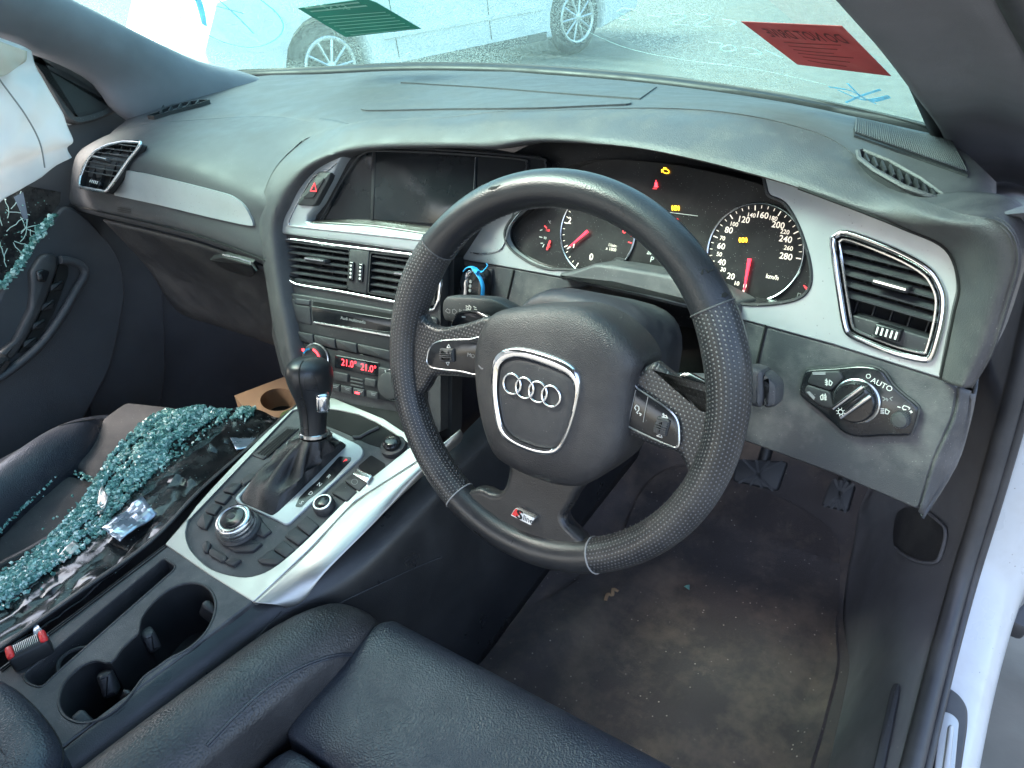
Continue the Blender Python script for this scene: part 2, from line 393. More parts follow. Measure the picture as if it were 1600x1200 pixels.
# inner sill trim with kick panel (lofted from carpet up to the seal)
edge = [at(1282, 1196, Z=-.58), at(1304, 1113, Z=-.58), at(1321, 1027, Z=-.58), at(1317, 940, Z=-.575), at(1336, 836, Z=-.53), at(1345, 790, Z=-.47)]
edge = [at(1230, 1400, Z=-.59)]+edge+[Vector((.60, .78, -.35))]
seal_in = [Vector((.720, -.25, -.40)), Vector((.722, .03, -.39)), Vector((.722, .14, -.385)), Vector((.722, .22, -.37)), Vector((.722, .285, -.32)), Vector((.722, .315, -.22)), Vector((.719, .325, -.10)), Vector((.712, .33, .04))]
e2 = resample(cr([tuple(p) for p in edge], 5), 14); s2 = resample(cr([tuple(p) for p in seal_in], 5), 14)
rows = []
for t, lift in ((0, 0), (.22, .035), (.5, .06), (.8, .035), (1, 0)):
    rows.append([Vector(a)*(1-t)+Vector(b)*t+Vector((0.010*lift/.06, 0, lift)) for a, b in zip(e2, s2)])
loft('sill_trim', rows, M['silltrim'], body, 3, 5, .004)
# raised strip on the sill trim
pS = [at(1350, 1230, Z=-.42), at(1366, 1170, Z=-.42), at(1385, 1085, Z=-.42), at(1398, 1075, Z=-.42)]
PSi = Pl((.69, .0, -.405), (1, 0, 0), (-.28, 0, 1))
strip = rnd(PSi.LL([(1362, 1215), (1391, 1085), (1396, 1073), (1407, 1073), (1405, 1095), (1381, 1215)]), .004)
slab('sill_strip', PSi, strip, key(.006, .002, -.03), M['plastic'], body)
# foot-well side pocket cover under the dash end
FUSE = cr([(1398, 848), (1405, 800), (1440, 794), (1474, 818), (1481, 830), (1480, 846), (1472, 872), (1462, 880), (1440, 879), (1415, 867)], 3, True)
# rubber seal (double bead) and white sill outside it
sp = [Vector((.726, -.6, -.41))]+[v+Vector((.004, 0, .006)) for v in seal_in]+[Vector((.722, .27, .20)), Vector((.705, .17, .26)), Vector((.66, -.05, .36)), Vector((.62, -.3, .46))]
sp = cr([tuple(p) for p in sp], 8)
tube('door_seal', sp, .0105, M['rubber'], body, 10)
tube('seal_lip', [Vector(p)+Vector((.0125, 0, -.006)) for p in sp], .005, M['rubber'], body, 8)
rowsW = []
base = [Vector((.728, -.7, -.415)), Vector((.734, -.2, -.415)), Vector((.736, .08, -.41)), Vector((.737, .22, -.395)), Vector((.739, .31, -.33)), Vector((.740, .345, -.2)), Vector((.740, .36, -.05)), Vector((.738, .36, .1))]
for dx, dz, dy in ((0, 0, 0), (.028, -.006, .01), (.046, -.020, .02), (.054, -.05, .03), (.058, -.16, .035)):
    rowsW.append([b+Vector((dx, dy, dz)) for b in base])
loft('sill_panel', rowsW, M['shaded_sillpaint'], body, 5, 3, .004)
# front door pillar (white) with a hinge
loft('door_pillar', [[Vector((.745, .36, -.45)), Vector((.745, .365, -.1)), Vector((.742, .37, .2))], [Vector((.80, .40, -.45)), Vector((.80, .405, -.1)), Vector((.79, .41, .2))], [Vector((.86, .60, -.45)), Vector((.86, .60, -.1)), Vector((.85, .60, .2))]], M['paint'], body, 4, 4, .004)
hg = MB()
hp = at(1592, 712, Y=.40)
hg.add(*box_vf(hp, .05, .05, .016)); hg.add(*box_vf(hp+Vector((.02, -.02, .006)), .02, .04, .03))
hg.build('hinge', M['rubber'], body)
pg = at(1590, 945, Z=-.47)
slab('grommet', Pl(pg, (1, 0, 0), (.25, -.1, 1)), rnd(rect(.005, 0, .03, .075), .012), [(0, -.02), (0, 0), (.003, .004), (.01, .004)], M['rubber'], body)
# bright sill plate with dark surround, lower right corner
PT = Pl((.760, .10, -.412), (1, 0, 0), (.14, 0, 1))
sl = rnd(PT.LL([(1440, 1260), (1474, 1078), (1495, 1092), (1508, 1112), (1508, 1140), (1490, 1260)]), .012)
slab('sill_plate_surround', PT, sl, key(.010, .003, -.02), M['rubber'], body)
slab('sill_plate', PT.off(.0102), rnd(PT.LL([(1452, 1260), (1470, 1112), (1486, 1116), (1498, 1128), (1486, 1260)], .0102), .006), key(.0022, .001), M['silver'], body)
slab('sill_plate_ridge', PT.off(.0124), rnd(PT.LL([(1464, 1260), (1481, 1135), (1486, 1133), (1490, 1138), (1478, 1260)], .0124), .003), key(.002, .001), M['alu'], body)


# ------------------------------------------------------------------ roof (blocks the sky above the cabin)
roof = thing('car_roof', 'white roof panel with grey headliner above the cabin', 'roof', (0, -.9, .58))
def roof_rows(dz):
    out = []
    for y, z in ((-.22, .545), (-.5, .60), (-1.0, .62), (-1.6, .58), (-1.9, .50)):
        out.append([Vector((x, y, z+dz-.10*(abs(x)/.6)**3)) for x in (-.60, -.45, -.2, 0, .2, .45, .60)])
    return out
loft('headliner', roof_rows(0), M['trimgrey'], roof, 4, 4, .006)
o = loft('roof_skin', roof_rows(.035), M['paint'], roof, 4, 4, .002)

# ------------------------------------------------------------------ windscreen
ws = thing('windscreen', 'dusty teal tinted windscreen behind the dashboard top', 'windscreen', (0, .7, .12))
bpx = [(270, 80, .125), (330, 106, .125), (385, 110, .125), (500, 106, .122), (640, 99, .122), (800, 101, .122), (1000, 116, .122), (1200, 143, .122), (1350, 173, .124), (1480, 205, .13), (1500, 212, .132)]
base = []
for x, y, z in bpx: base.append(at(x, y, Z=z))
base[0] = Vector((-.90, .45, .14)); base[1] = Vector((-.84, .53, .13))
def rise(d): return [b + Vector((-b.x*d*.17, -d*math.cos(R(28)), d*math.sin(R(28)))) + Vector((0, 0, .03*math.sin(math.pi*min(1, d))))*(1 if d > 0 else 0) for b in base]
gm = bpy.data.materials.new('dusty_tinted_glass'); gm.use_nodes = True
nt = gm.node_tree; N = nt.nodes; Lk = nt.links.new; N.remove(N['Principled BSDF'])
tr = N.new('ShaderNodeBsdfTransparent'); tr.inputs[0].default_value = (.51, .82, .755, 1)
df = N.new('ShaderNodeBsdfDiffuse'); df.inputs[0].default_value = (.42, .66, .60, 1)
tl = N.new('ShaderNodeBsdfTranslucent'); tl.inputs[0].default_value = (.40, .70, .62, 1)
gl = N.new('ShaderNodeBsdfGlossy'); gl.inputs['Roughness'].default_value = .03
tc = N.new('ShaderNodeTexCoord')
n1 = N.new('ShaderNodeTexNoise'); n1.inputs['Scale'].default_value = 420; n1.inputs['Detail'].default_value = 0; Lk(tc.outputs['Object'], n1.inputs['Vector'])
n2 = N.new('ShaderNodeTexNoise'); n2.inputs['Scale'].default_value = 3.2; n2.inputs['Detail'].default_value = 2; Lk(tc.outputs['Object'], n2.inputs['Vector'])
v1 = N.new('ShaderNodeTexVoronoi'); v1.inputs['Scale'].default_value = 300; Lk(tc.outputs['Object'], v1.inputs['Vector'])
def mr(src, a, b, lo, hi):
    r = N.new('ShaderNodeMapRange'); r.inputs[1].default_value = a; r.inputs[2].default_value = b; r.inputs[3].default_value = lo; r.inputs[4].default_value = hi; Lk(src, r.inputs[0]); return r.outputs[0]
def mth(op, a, b):
    x = N.new('ShaderNodeMath'); x.operation = op; x.use_clamp = True
    for i, q in enumerate((a, b)):
        if isinstance(q, float): x.inputs[i].default_value = q
        else: Lk(q, x.inputs[i])
    return x.outputs[0]
dustf = mth('MULTIPLY', mr(n1.outputs['Fac'], .38, .66, .10, .50), mr(n2.outputs['Fac'], .32, .68, .45, 1.0))
spk = mr(v1.outputs['Distance'], .20, .06, 0, .75)
dustf = mth('MAXIMUM', dustf, mth('MULTIPLY', spk, mr(n2.outputs['Fac'], .38, .56, 0.15, 1.0)))
m1 = N.new('ShaderNodeMixShader'); m1.inputs[0].default_value = .5; Lk(df.outputs[0], m1.inputs[1]); Lk(tl.outputs[0], m1.inputs[2])
m2 = N.new('ShaderNodeMixShader'); Lk(dustf, m2.inputs[0]); Lk(tr.outputs[0], m2.inputs[1]); Lk(m1.outputs[0], m2.inputs[2])
fr = N.new('ShaderNodeFresnel'); fr.inputs[0].default_value = 1.3
m3 = N.new('ShaderNodeMixShader'); Lk(fr.outputs[0], m3.inputs[0]); Lk(m2.outputs[0], m3.inputs[1]); Lk(gl.outputs[0], m3.inputs[2])
Lk(m3.outputs[0], N['Material Output'].inputs[0])
glass_rows = [rise(d) for d in (0, .25, .5, .78, 1.02)]
loft('glass', glass_rows, gm, ws, 5, 5, 0)
# black ceramic band and moulding along the bottom edge
def shift(pts, dz, dy): return [p+Vector((0, dy, dz)) for p in pts]
bot = [at(x, y, Z=z-.004) for x, y, z in [(270, 95, .12), (330, 114, .12), (385, 119, .12), (500, 114, .12), (640, 108, .12), (800, 111, .12), (1000, 127, .12), (1200, 155, .12), (1350, 186, .12), (1480, 217, .125), (1500, 224, .126)]]
bot[0] = Vector((-.89, .43, .125)); bot[1] = Vector((-.83, .50, .12))
loft('lower_band', [[p+Vector((0, .01, -.05)) for p in bot], bot, [a*.35+b*.65+Vector((0, 0, .002)) for a, b in zip(bot, base)], [p+Vector((0, -.001, .003)) for p in base], [p+Vector((0, .012, -.012)) for p in base]], M['deep'], ws, 5, 3, .002)
# side bands under the pillars
for side in (0, 1):
    col = [r[-2] if side else r[1] for r in glass_rows]
    tube('side_band', cr([tuple(p-Vector((0, 0, .004))) for p in col], 6), .014, M['rubber'], ws, 8)

# local frame of the glass around a pixel, a few millimetres inside it
def glass_plane(px, py):
    o = at(px, py, Y=.6)
    # nearest point of the glass surface along the ray, found on the rows
    best = None
    for k in np.linspace(.4, 1.6, 600):
        q = Vector(CAM)+Vector(ray(px, py))*k
        # height of the glass over this point
        b = min(range(len(base)-1), key=lambda i: abs((base[i].x+base[i+1].x)/2-q.x))
        bb = base[b]+(base[b+1]-base[b])*max(0, min(1, (q.x-base[b].x)/(base[b+1].x-base[b].x+1e-9)))
        d = (bb.y-q.y)/math.cos(R(28))
        if d < 0: d = 0
        g = bb.z+d*math.sin(R(28))+.03*math.sin(math.pi*min(1, d))
        e = abs(g-q.z)
        if best is None or e < best[0]: best = (e, q, b)
    b = best[2]; t = (base[b+1]-base[b]); t.z = 0; t.normalize()
    up = Vector((0, -math.cos(R(30)), math.sin(R(30))))
    n = t.cross(up); n = n if n.z < 0 else -n
    n.normalize()
    return Pl(best[1]+n*.007, t, n)
# green label
g1 = glass_plane(565, 30).off(.007)
gs = thing('green_label', 'green paper label with pale mirrored print stuck to the windscreen', 'label', g1.o)
q = g1.LL([(465, 13), (570, -2), (588, 4), (658, 45), (540, 58)])
slab('paper', g1, q, [(0, -.0006), (0, 0)], M['greensticker'], gs)
ln = []
for k in range(7):
    a, b = (497+k*8.5, 27+k*4.6), (602+k*7.5, 19+k*4.4)
    ln.append([a, b])
strokes('print_line', g1, ln, .0016, M['stickerlight'], gs)
strokes('print_line', g1, [[(478, 13+0), (560, 4)], [(486, 18), (572, 9)]], .0045, M['stickerlight'], gs)
# mirrored capitals at the top of the label
text('heading', '57 57', g1, g1.L(525, 11), .018, M['stickerlight'], gs, .0012, rot=0.0, mirror=True)
# red label
g2 = glass_plane(1270, 75).off(.010)
rs = thing('red_label', 'red DO NOT DRIVE paper label seen mirrored through the windscreen', 'label', g2.o)
c4 = [(1158, 34), (1315, 41), (1392, 119), (1246, 101)]
slab('paper', g2, g2.LL(c4), [(0, -.0006), (0, 0)], M['redsticker'], rs)
ul = Vector(g2.L(1200, 50)); ur = Vector(g2.L(1322, 60)); ang = math.atan2((ur-ul).y, (ur-ul).x)
me = text('heading', 'DO NOT DRIVE', g2, tuple((ul+ur)/2), .0185, M['stickertext'], rs, .0012, rot=ang, mirror=True, fit=(ur-ul).length, bold=.012)
ln = []
for k in range(6):
    t = .42+k*.085
    a = (1158+(1246-1158)*t+30, 34+(101-34)*t+4); b = (1315+(1392-1315)*t-34-(k % 3)*12, 41+(119-41)*t-3)
    ln.append([a, ((a[0]*2+b[0])/3, (a[1]*2+b[1])/3+.6), b])
strokes('print_line', g2, ln, .0011, M['stickertext'], rs)
# paint-marker strokes on the outside of the glass
def scrib(name, label, px, py, lines, w, m):
    g = glass_plane(px, py).off(-.012); o = thing(name, label, 'marking', g.o)
    for l in lines: strokes('stroke', g, [[tuple(p) for p in cr(l, 4)] if len(l) > 2 else l], w, M[m], o)
    return o
scrib('paint_stroke', 'short thick cyan paint stroke at the top left of the windscreen', 315, 20, [[(306, -4), (312, 15), (318, 38)], [(311, -4), (318, 20), (321, 40)]], .006, 'marker')
scrib('paint_loop', 'thin cyan looped pen line on the left of the windscreen', 380, 40, [[(250, 2), (300, 40), (350, 66), (395, 74), (430, 62), (443, 42), (432, 20), (405, -2)], [(295, -2), (340, 10), (380, 21)], [(340, -2), (370, 25), (396, 52)]], .0022, 'marker')
scrib('paint_star', 'cyan scribbled star at the right end of the windscreen', 1340, 150, [[(1296, 136), (1330, 142), (1360, 158), (1390, 152)], [(1325, 131), (1345, 150), (1368, 162)], [(1322, 160), (1345, 150), (1375, 140)], [(1310, 141), (1350, 156), (1388, 150)]], .0040, 'marker')
scrib('chalk_figures', 'white hand-written letters and figures across the upper windscreen', 1050, 40, [[(992, 16), (975, 13), (965, 19), (985, 26), (978, 31), (962, 28)], [(1012, 24), (1032, 26)], [(1048, 22), (1066, 22), (1070, 28), (1046, 37), (1075, 39)], [(1088, 22), (1106, 24), (1108, 30), (1085, 40), (1112, 42)], [(1130, 30), (1150, 34), (1140, 40)], [(1108, 66), (1128, 68), (1125, 74), (1142, 70), (1150, 78), (1132, 80), (1126, 76)], [(1160, 74), (1178, 76), (1190, 84), (1172, 84)], [(1196, 78), (1222, 90)]], .0022, 'chalk')
scrib('scratch_arc', 'long thin white arc scratched across the windscreen glass', 1100, 95, [[(905, 40), (930, 55), (990, 78), (1080, 95), (1180, 108), (1290, 132)]], .0014, 'chalk')

# ------------------------------------------------------------------ pillars
pr = thing('windscreen_pillar', 'dark grey windscreen pillar trim on the right beside the driver', 'pillar', (.65, .3, .14))
E0 = [at(1314, 0, X=.56), at(1384, 80, X=.578), at(1440, 155, X=.592), at(1473, 201, X=.600), at(1492, 245, X=.610), at(1510, 283, X=.618), at(1514, 302, X=.628), at(1532, 326, Y=.145), at(1565, 346, Y=.13), at(1600, 392, Y=.125)]
top = E0[0]+(E0[0]-E0[1])*3.2; top.z = min(top.z, .55)
E0 = [top]+E0
E1 = [p+Vector((.040, -.030, .016)) for p in E0]; E2 = [p+Vector((.078, -.020, .004)) for p in E0]
E3 = [p+Vector((.100, .02, -.01)) for p in E0]; Em = [p+Vector((-.012, .05, -.005)) for p in E0]
loft('trim', [Em, E0, E1, E2, E3], M['trimgrey'], pr, 5, 6, .004)
tube('trim_edge', cr([tuple(p+Vector((.100, .005, -.004))) for p in E0], 6), .010, M['rubber'], pr, 8)

plf = thing('windscreen_pillar', 'broad grey windscreen pillar trim on the left above the passenger dash end', 'pillar', (-.68, .45, .13))
A0 = [at(107, 0, X=-.62), at(187, 40, X=-.635), at(267, 80, X=-.65), at(320, 103, X=-.655), at(383, 119, X=-.655)]
A2 = [at(0, 62, X=-.655), at(43, 78, X=-.66), at(110, 103, X=-.665), at(160, 133, X=-.668), at(193, 174, X=-.665)]
A0 = [A0[0]+(A0[0]-A0[1])*3]+A0; A2 = [A2[0]+(A2[0]-A2[1])*4]+A2
A0.append(Vector((-.65, .60, .09))); A2.append(Vector((-.665, .33, .06)))
a0 = resample(cr([tuple(p) for p in A0], 5), 24); a2 = resample(cr([tuple(p) for p in A2], 5), 24)
rows = []
for t, b in ((-.06, -.03), (0, 0), (.2, .020), (.5, .028), (.8, .018), (1, 0), (1.05, -.03)):
    rows.append([Vector(x)*(1-t)+Vector(y)*t+Vector((b, -b*.3, 0)) for x, y in zip(a0, a2)])
loft('trim', rows, M['trimgrey'], plf, 1, 4, .004)

# ------------------------------------------------------------------ passenger door, cracked side glass, curtain airbag
pd = thing('passenger_door', 'black passenger door panel with grab handle and window switch', 'car door', (-.72, 0, -.5))
PX = Pl((-.69, 0, 0), (0, 1, 0), (1, 0, .10))
dp = PX.LL([(-120, 640), (0, 456), (47, 388), (80, 344), (102, 322), (140, 345), (182, 398), (195, 451), (191, 490), (178, 555), (160, 600), (110, 680), (0, 760), (-120, 800)])
dp = [(-.95, .02), (-.55, .01)]+dp+[(-.55, -.60), (-.95, -.60)]
slab('door_panel', PX, cr(dp, 4, True), [(0, -.05), (0, -.004), (.002, .001), (.005, .003), (.006, .003)], M['doorp'], pd)
hd = [PX.W(*PX.L(x, y, .02), .02) for x, y in [(96, 398), (94, 415), (88, 440), (68, 485), (40, 535), (14, 572), (-10, 600)]]
up = Pl((-.685, 0, 0), (0, 1, 0), (1, 0, .1))
b1 = rnd(PX.LL([(62, 400), (74, 395), (88, 400), (88, 420), (70, 470), (40, 530), (22, 556), (-20, 590), (-20, 565), (22, 530), (46, 480), (48, 446), (46, 425)], .012), .006)
slab('handle_frame', PX, b1, [(0, .0), (0, .014), (.002, .017), (.005, .018)], M['plastic'], pd)
slab('handle_recess', PX, rnd(PX.LL([(92, 412), (106, 415), (106, 430), (84, 488), (50, 545), (28, 553), (60, 500), (84, 440)], .009), .005), [(0, 0), (0, .0105)], M['hole'], pd)
for (x, y) in [(86, 448), (72, 478), (58, 508), (44, 536)]:
    slab('handle_rib', PX, rnd(PX.LL([(x-8, y-3), (x+12, y-10), (x+10, y+4), (x-9, y+8)], .012), .002), key(.016, .002, .008), M['deep'], pd)
lip = [PX.P(x, y, .02) for x, y in [(94, 406), (112, 408), (128, 416), (132, 430), (118, 455), (95, 495), (66, 535), (30, 568), (-30, 610)]]
tube('armrest_edge', cr([tuple(p) for p in lip], 5), .010, M['doorp'], pd, 10, flat=.7)
slab('window_switch', PX, rnd(PX.LL([(55, 424), (66, 420), (76, 424), (70, 440), (58, 440)], .018), .003), key(.024, .002, .014), M['gloss'], pd)
slab('switch_button', PX, rnd(PX.LL([(58, 430), (64, 428), (66, 437), (59, 437)], .024), .002), key(.028, .0015, .022), M['plastic'], pd)
slab('arm_pad', PX, rnd(PX.LL([(-60, 590), (-20, 555), (8, 553), (17, 560), (12, 575), (-40, 625)], .02), .01), [(0, 0), (0, .02), (.004, .028), (.012, .03)], M['leather'], pd)
# mirror corner cover
mc = rnd(PX.LL([(42, 78), (110, 105), (162, 138), (190, 172), (150, 189), (122, 195), (104, 185), (75, 135)], .005), .012)
slab('mirror_cover', PX, mc, [(0, -.02), (0, .003), (.003, .006), (.008, .006)], M['plastic'], pd)
slab('mirror_inset', PX, rnd(inset(ccw(mc), .012), .006), [(0, .004), (0, .0075), (.002, .008)], M['deep'], pd)
# front end of the door frame beside the dash, and foot-well side below
side = PX.off(-.03)
slab('door_front_edge', side, cr(side.LL([(-60, 420), (-60, 200), (60, 200), (112, 190), (200, 165), (215, 330), (250, 420), (250, 640), (150, 700), (120, 420)]), 3, True), [(0, -.02), (0, 0), (.004, .004)], M['doorp'], pd)
tag(obj('footwell_side', *slab_vf(side.off(-.01), side.LL([(60, 320), (420, 330), (480, 640), (420, 720), (100, 720), (100, 420)]), [(0, -.02), (0, 0)]), M['doorp']), kind='structure')
# cracked tinted glass left in the door frame
cg = thing('cracked_side_glass', 'cracked dark tinted glass left in the passenger door window below the airbag', 'broken glass', (-.70, .1, 0))
gp = PX.off(-.002)
slab('pane', gp, gp.LL([(-60, 345), (0, 310), (40, 290), (95, 300), (94, 316), (70, 348), (36, 396), (0, 452), (-60, 540)]), [(0, -.004), (0, 0)], M['film'], cg)
rng = random.Random(3); lines = []
for k in range(16):
    x, y = rng.uniform(-5, 60), rng.uniform(315, 400)
    a = rng.choice((1.1, 1.3, -1.0, 1.9, .4))+rng.uniform(-.3, .3); l = [(x, y)]
    for s in range(4):
        x += math.cos(a)*rng.uniform(4, 12); y += math.sin(a)*rng.uniform(4, 12); a += rng.uniform(-.4, .4); l.append((x, y))
    lines.append(l)
strokes('crack', gp, lines, .0012, M['chalk'], cg)
slab('bare_patch', gp, gp.LL([(22, 308), (36, 300), (44, 340), (38, 345)], .001), [(0, 0), (0, .0012)], M['filmsilver'], cg)

ab = thing('curtain_airbag', 'deflated white curtain airbag hanging over the passenger window', 'airbag', (-.66, .1, 0))
rowspx = [[(-100, 22), (0, 60), (43, 79)], [(-100, 110), (15, 120), (68, 130)], [(-100, 195), (45, 190), (98, 175)], [(-100, 270), (40, 236), (113, 217)], [(-110, 300), (20, 262), (104, 231)], [(-120, 375), (0, 316), (111, 246)]]
rows = []
for j, r in enumerate(rowspx):
    t = j/(len(rowspx)-1); bl = [.015, .03, .035, .035, .012, .006][j]
    p3 = [at(x, y, X=-.655+bl*(1 if i < 2 else .3)) for i, (x, y) in enumerate(r)]
    back = [Vector((-.60-.05*t, yy, .50-.50*t)) for yy in (-1.6, -1.1, -.6, -.25)]
    rows.append(back+p3)
def wr(v, u, w):
    k = 1 if u > .3 else .3
    a = nz((v.x, v.y, v.z), 9, 2)*.014+nz((v.x*.4, v.y+v.z*.5, v.z-v.y*.7), 24, 4)*.013+.007*math.sin((v.y*1.0+v.z*.6)*95+2*nz(v, 8))*max(0, nz(v, 5, 11)+.2)
    return v+Vector((a*k, 0, 0))
loft('cushion', rows, M['airbag'], ab, 12, 14, .004, angle=80, fn=wr)
sm_ = [at(x, y, X=-.612) for x, y in [(-40, 70), (5, 132), (40, 180), (62, 222), (70, 262)]]
tube('seam', cr([tuple(p) for p in sm_], 6), .0013, M['dimprint'], ab, 6)
tanr = [[at(x, y, X=-.60) for x, y in r] for r in ([(-60, 40), (0, 64), (42, 80)], [(-60, 80), (0, 96), (40, 96)], [(-60, 118), (0, 120), (22, 108)])]
loft('tan_gusset', tanr, M['airtan'], ab, 5, 5, .003, fn=lambda v, a, b: v+Vector((.004*nz(v, 60), 0, 0)))

# ------------------------------------------------------------------ white car parked outside, seen through the glass
w1 = at(520, 106, Z=-.57); w2 = at(905, 28, Z=-.57)
ax = (w2-w1); ax.z = 0; wb = ax.length; ax.normalize(); out = Vector((ax.y, -ax.x, 0))
out = out if (Vector(CAM)-w1).dot(out) > 0 else -out
pc = thing('parked_car', 'white parked car with silver spoked wheels beyond the windscreen', 'car', (w1.x, w1.y, -.9))
PC_ = Pl((w1.x, w1.y, -.9), ax, out)       # u along the car, v up, n towards us
def arch(u0): return [(u0+.37*math.cos(a), .33+.37*math.sin(a)) for a in np.linspace(math.pi*1.12, -math.pi*.12, 14)]
prof = [(-.95, .25)]+arch(0)+[(.42, .20), (wb-.42, .20)]+arch(wb)+[(wb+.85, .30), (wb+.95, .55), (wb+.9, .80), (wb+.5, .98), (wb-.2, 1.42), (1.0, 1.46), (.45, 1.40), (-.1, 1.0), (-.8, .90), (-.98, .60)]
slab('body', PC_, prof, [(0, -1.72), (0, -.04), (.02, -.005), (.05, 0)], M['paint'], pc, angle=30)
slab('side_window', PC_, [(.15, 1.0), (.55, 1.34), (1.0, 1.40), (wb-.25, 1.36), (wb+.2, 1.0)], [(0, -.02), (0, .004)], M['carglass'], pc)
slab('sill_strip', PC_, [(.45, .20), (wb-.45, .20), (wb-.45, .27), (.45, .27)], [(0, -.03), (0, .01)], M['rubber'], pc)
for u_ in (.62, 1.62): slab('door_gap', PC_, [(u_, .30), (u_+.008, .30), (u_-.02, .95), (u_-.028, .95)], [(0, -.01), (0, .003)], M['hole'], pc)
for u_ in (1.35, 2.25): slab('door_handle', PC_, rnd(rect(u_, .80, .2, .03), .01), [(0, -.01), (0, .025), (.004, .03)], M['paint'], pc)
slab('side_moulding', PC_, rnd([(.5, .46), (wb-.5, .46), (wb-.5, .50), (.5, .50)], .01), [(0, -.01), (0, .012), (.004, .016)], M['paint'], pc)
for u0 in (0, wb):
    hub = Pl(PC_.W(u0, .33, -.03), ax, out)
    ty = obj('tyre', *tube_vf([hub.W(.26*math.cos(a), .26*math.sin(a), -.07) for a in np.linspace(0, 2*math.pi, 37)[:-1]], .075, 10, True), M['tyre'], pc)
    wh = MB(); wh.add(*tube_vf([hub.W(.215*math.cos(a), .215*math.sin(a), 0) for a in np.linspace(0, 2*math.pi, 37)[:-1]], .016, 8, True))
    for k in range(10):
        a = 2*math.pi*k/10
        wh.add(*tube_vf([hub.W(.03*math.cos(a), .03*math.sin(a), .01), hub.W(.215*math.cos(a+.06), .215*math.sin(a+.06), 0)], .011, 6))
    wh.add(*slab_vf(hub, circ(0, 0, .045, 20), [(0, -.02), (0, .015), (.01, .02)]))
    wh.build('alloy_rim', M['alloy'], pc)
    slab('wheel_well', hub, circ(0, 0, .2, 24), [(0, -.09), (0, -.06)], M['hole'], pc)
# crumpled clear plastic lying on the wing outside, left
cp = []
for j, yy in enumerate(np.linspace(.75, 1.35, 7)):
    cp.append([Vector((x, yy, .02-.10*(yy-.75)+.03*nz((x, yy, 0), 9, j))) for x in np.linspace(-1.35, -.80, 9)])
pm = mat('crumpled_clear_plastic', (.62, .68, .68), .25, grain=(30, .6, 'n'), var=.2)
tag(loft('plastic_sheet', cp, pm, None, 3, 3, .003, angle=25), 'crumpled pale plastic sheet outside the left end of the windscreen', 'plastic sheet')
# ------------------------------------------------------------------ dashboard
from mathutils.bvhtree import BVHTree
def bvh(o):
    me = o.data; return BVHTree.FromPolygons([v.co.copy() for v in me.vertices], [tuple(p.vertices) for p in me.polygons])
def hit(tree, px, py):
    d = Vector(ray(px, py)).normalized(); r = tree.ray_cast(Vector(CAM), d)
    if r[0] is None: return None
    n = r[1] if r[1].dot(d) < 0 else -r[1]
    return r[0], n
def fit_plane(tree, pts, h=0.0, uvec=(1, 0, 0)):
    H = [q for q in (hit(tree, *p) for p in pts) if q]
    o = sum((q[0] for q in H), Vector())/len(H)
    A = np.array([tuple(q[0]-o) for q in H]); _, _, vt = np.linalg.svd(A); n = Vector(vt[2])
    if n.dot(H[0][1]) < 0: n = -n
    mx = max((q[0]-o).dot(n) for q in H)
    return Pl(o+n*(mx+h), uvec, n)
def drape(name, tree, poly, h, m, parent=None, base=-.004, step=7):
    """thin piece laid over a curved surface, its outline and inside following that surface"""
    out = []
    for i in range(len(poly)):
        a, b = np.array(poly[i], float), np.array(poly[(i+1) % len(poly)], float); n = max(1, int(np.linalg.norm(b-a)/step))
        out += [tuple(a+(b-a)*k/n) for k in range(n)]
    tops = []; bots = []
    last = None
    for p in out:
        q = hit(tree, *p) or last
        if q is None: continue
        last = q; tops.append(q[0]+q[1]*h); bots.append(q[0]+q[1]*base)
    # inside points on a grid, Delaunay-triangulated in the picture plane
    from mathutils.geometry import delaunay_2d_cdt
    P2 = [Vector(p) for p in out]; xs = [p[0] for p in out]; ys = [p[1] for p in out]
    pts = list(P2); V = list(tops)
    def inside(x, y):
        c = False; j = len(out)-1
        for i in range(len(out)):
            if (out[i][1] > y) != (out[j][1] > y) and x < (out[j][0]-out[i][0])*(y-out[i][1])/(out[j][1]-out[i][1])+out[i][0]: c = not c
            j = i
        return c
    y = min(ys)+step*.7
    while y < max(ys):
        x = min(xs)+step*.7
        while x < max(xs):
            if inside(x, y) and min((p[0]-x)**2+(p[1]-y)**2 for p in out) > (step*.55)**2:
                q = hit(tree, x, y)
                if q: pts.append(Vector((x, y))); V.append(q[0]+q[1]*h)
            x += step
        y += step
    nb = len(tops)
    vv, ee, ff, ov, oe, of = delaunay_2d_cdt(pts, [(i, (i+1) % nb) for i in range(nb)], [], 1, 1e-4)
    idx = [o_[0] if o_ else 0 for o_ in ov]
    F = [tuple(idx[i] for i in f) for f in ff]
    k = len(V); V += bots
    F += [(i, (i+1) % nb, k+(i+1) % nb, k+i) for i in range(nb)]
    return obj(name, V, F, m, parent, 40)
def clip_line(poly, p, d):
    """interval of the line p+t*d inside a 2-D polygon"""
    ts = []
    for (x0, y0), (x1, y1) in zip(poly, poly[1:]+poly[:1]):
        ex, ey = x1-x0, y1-y0; den = d[0]*ey-d[1]*ex
        if abs(den) < 1e-12: continue
        t = ((x0-p[0])*ey-(y0-p[1])*ex)/den; s = ((x0-p[0])*d[1]-(y0-p[1])*d[0])/den
        if 0 <= s <= 1: ts.append(t)
    return (min(ts), max(ts)) if len(ts) > 1 else None
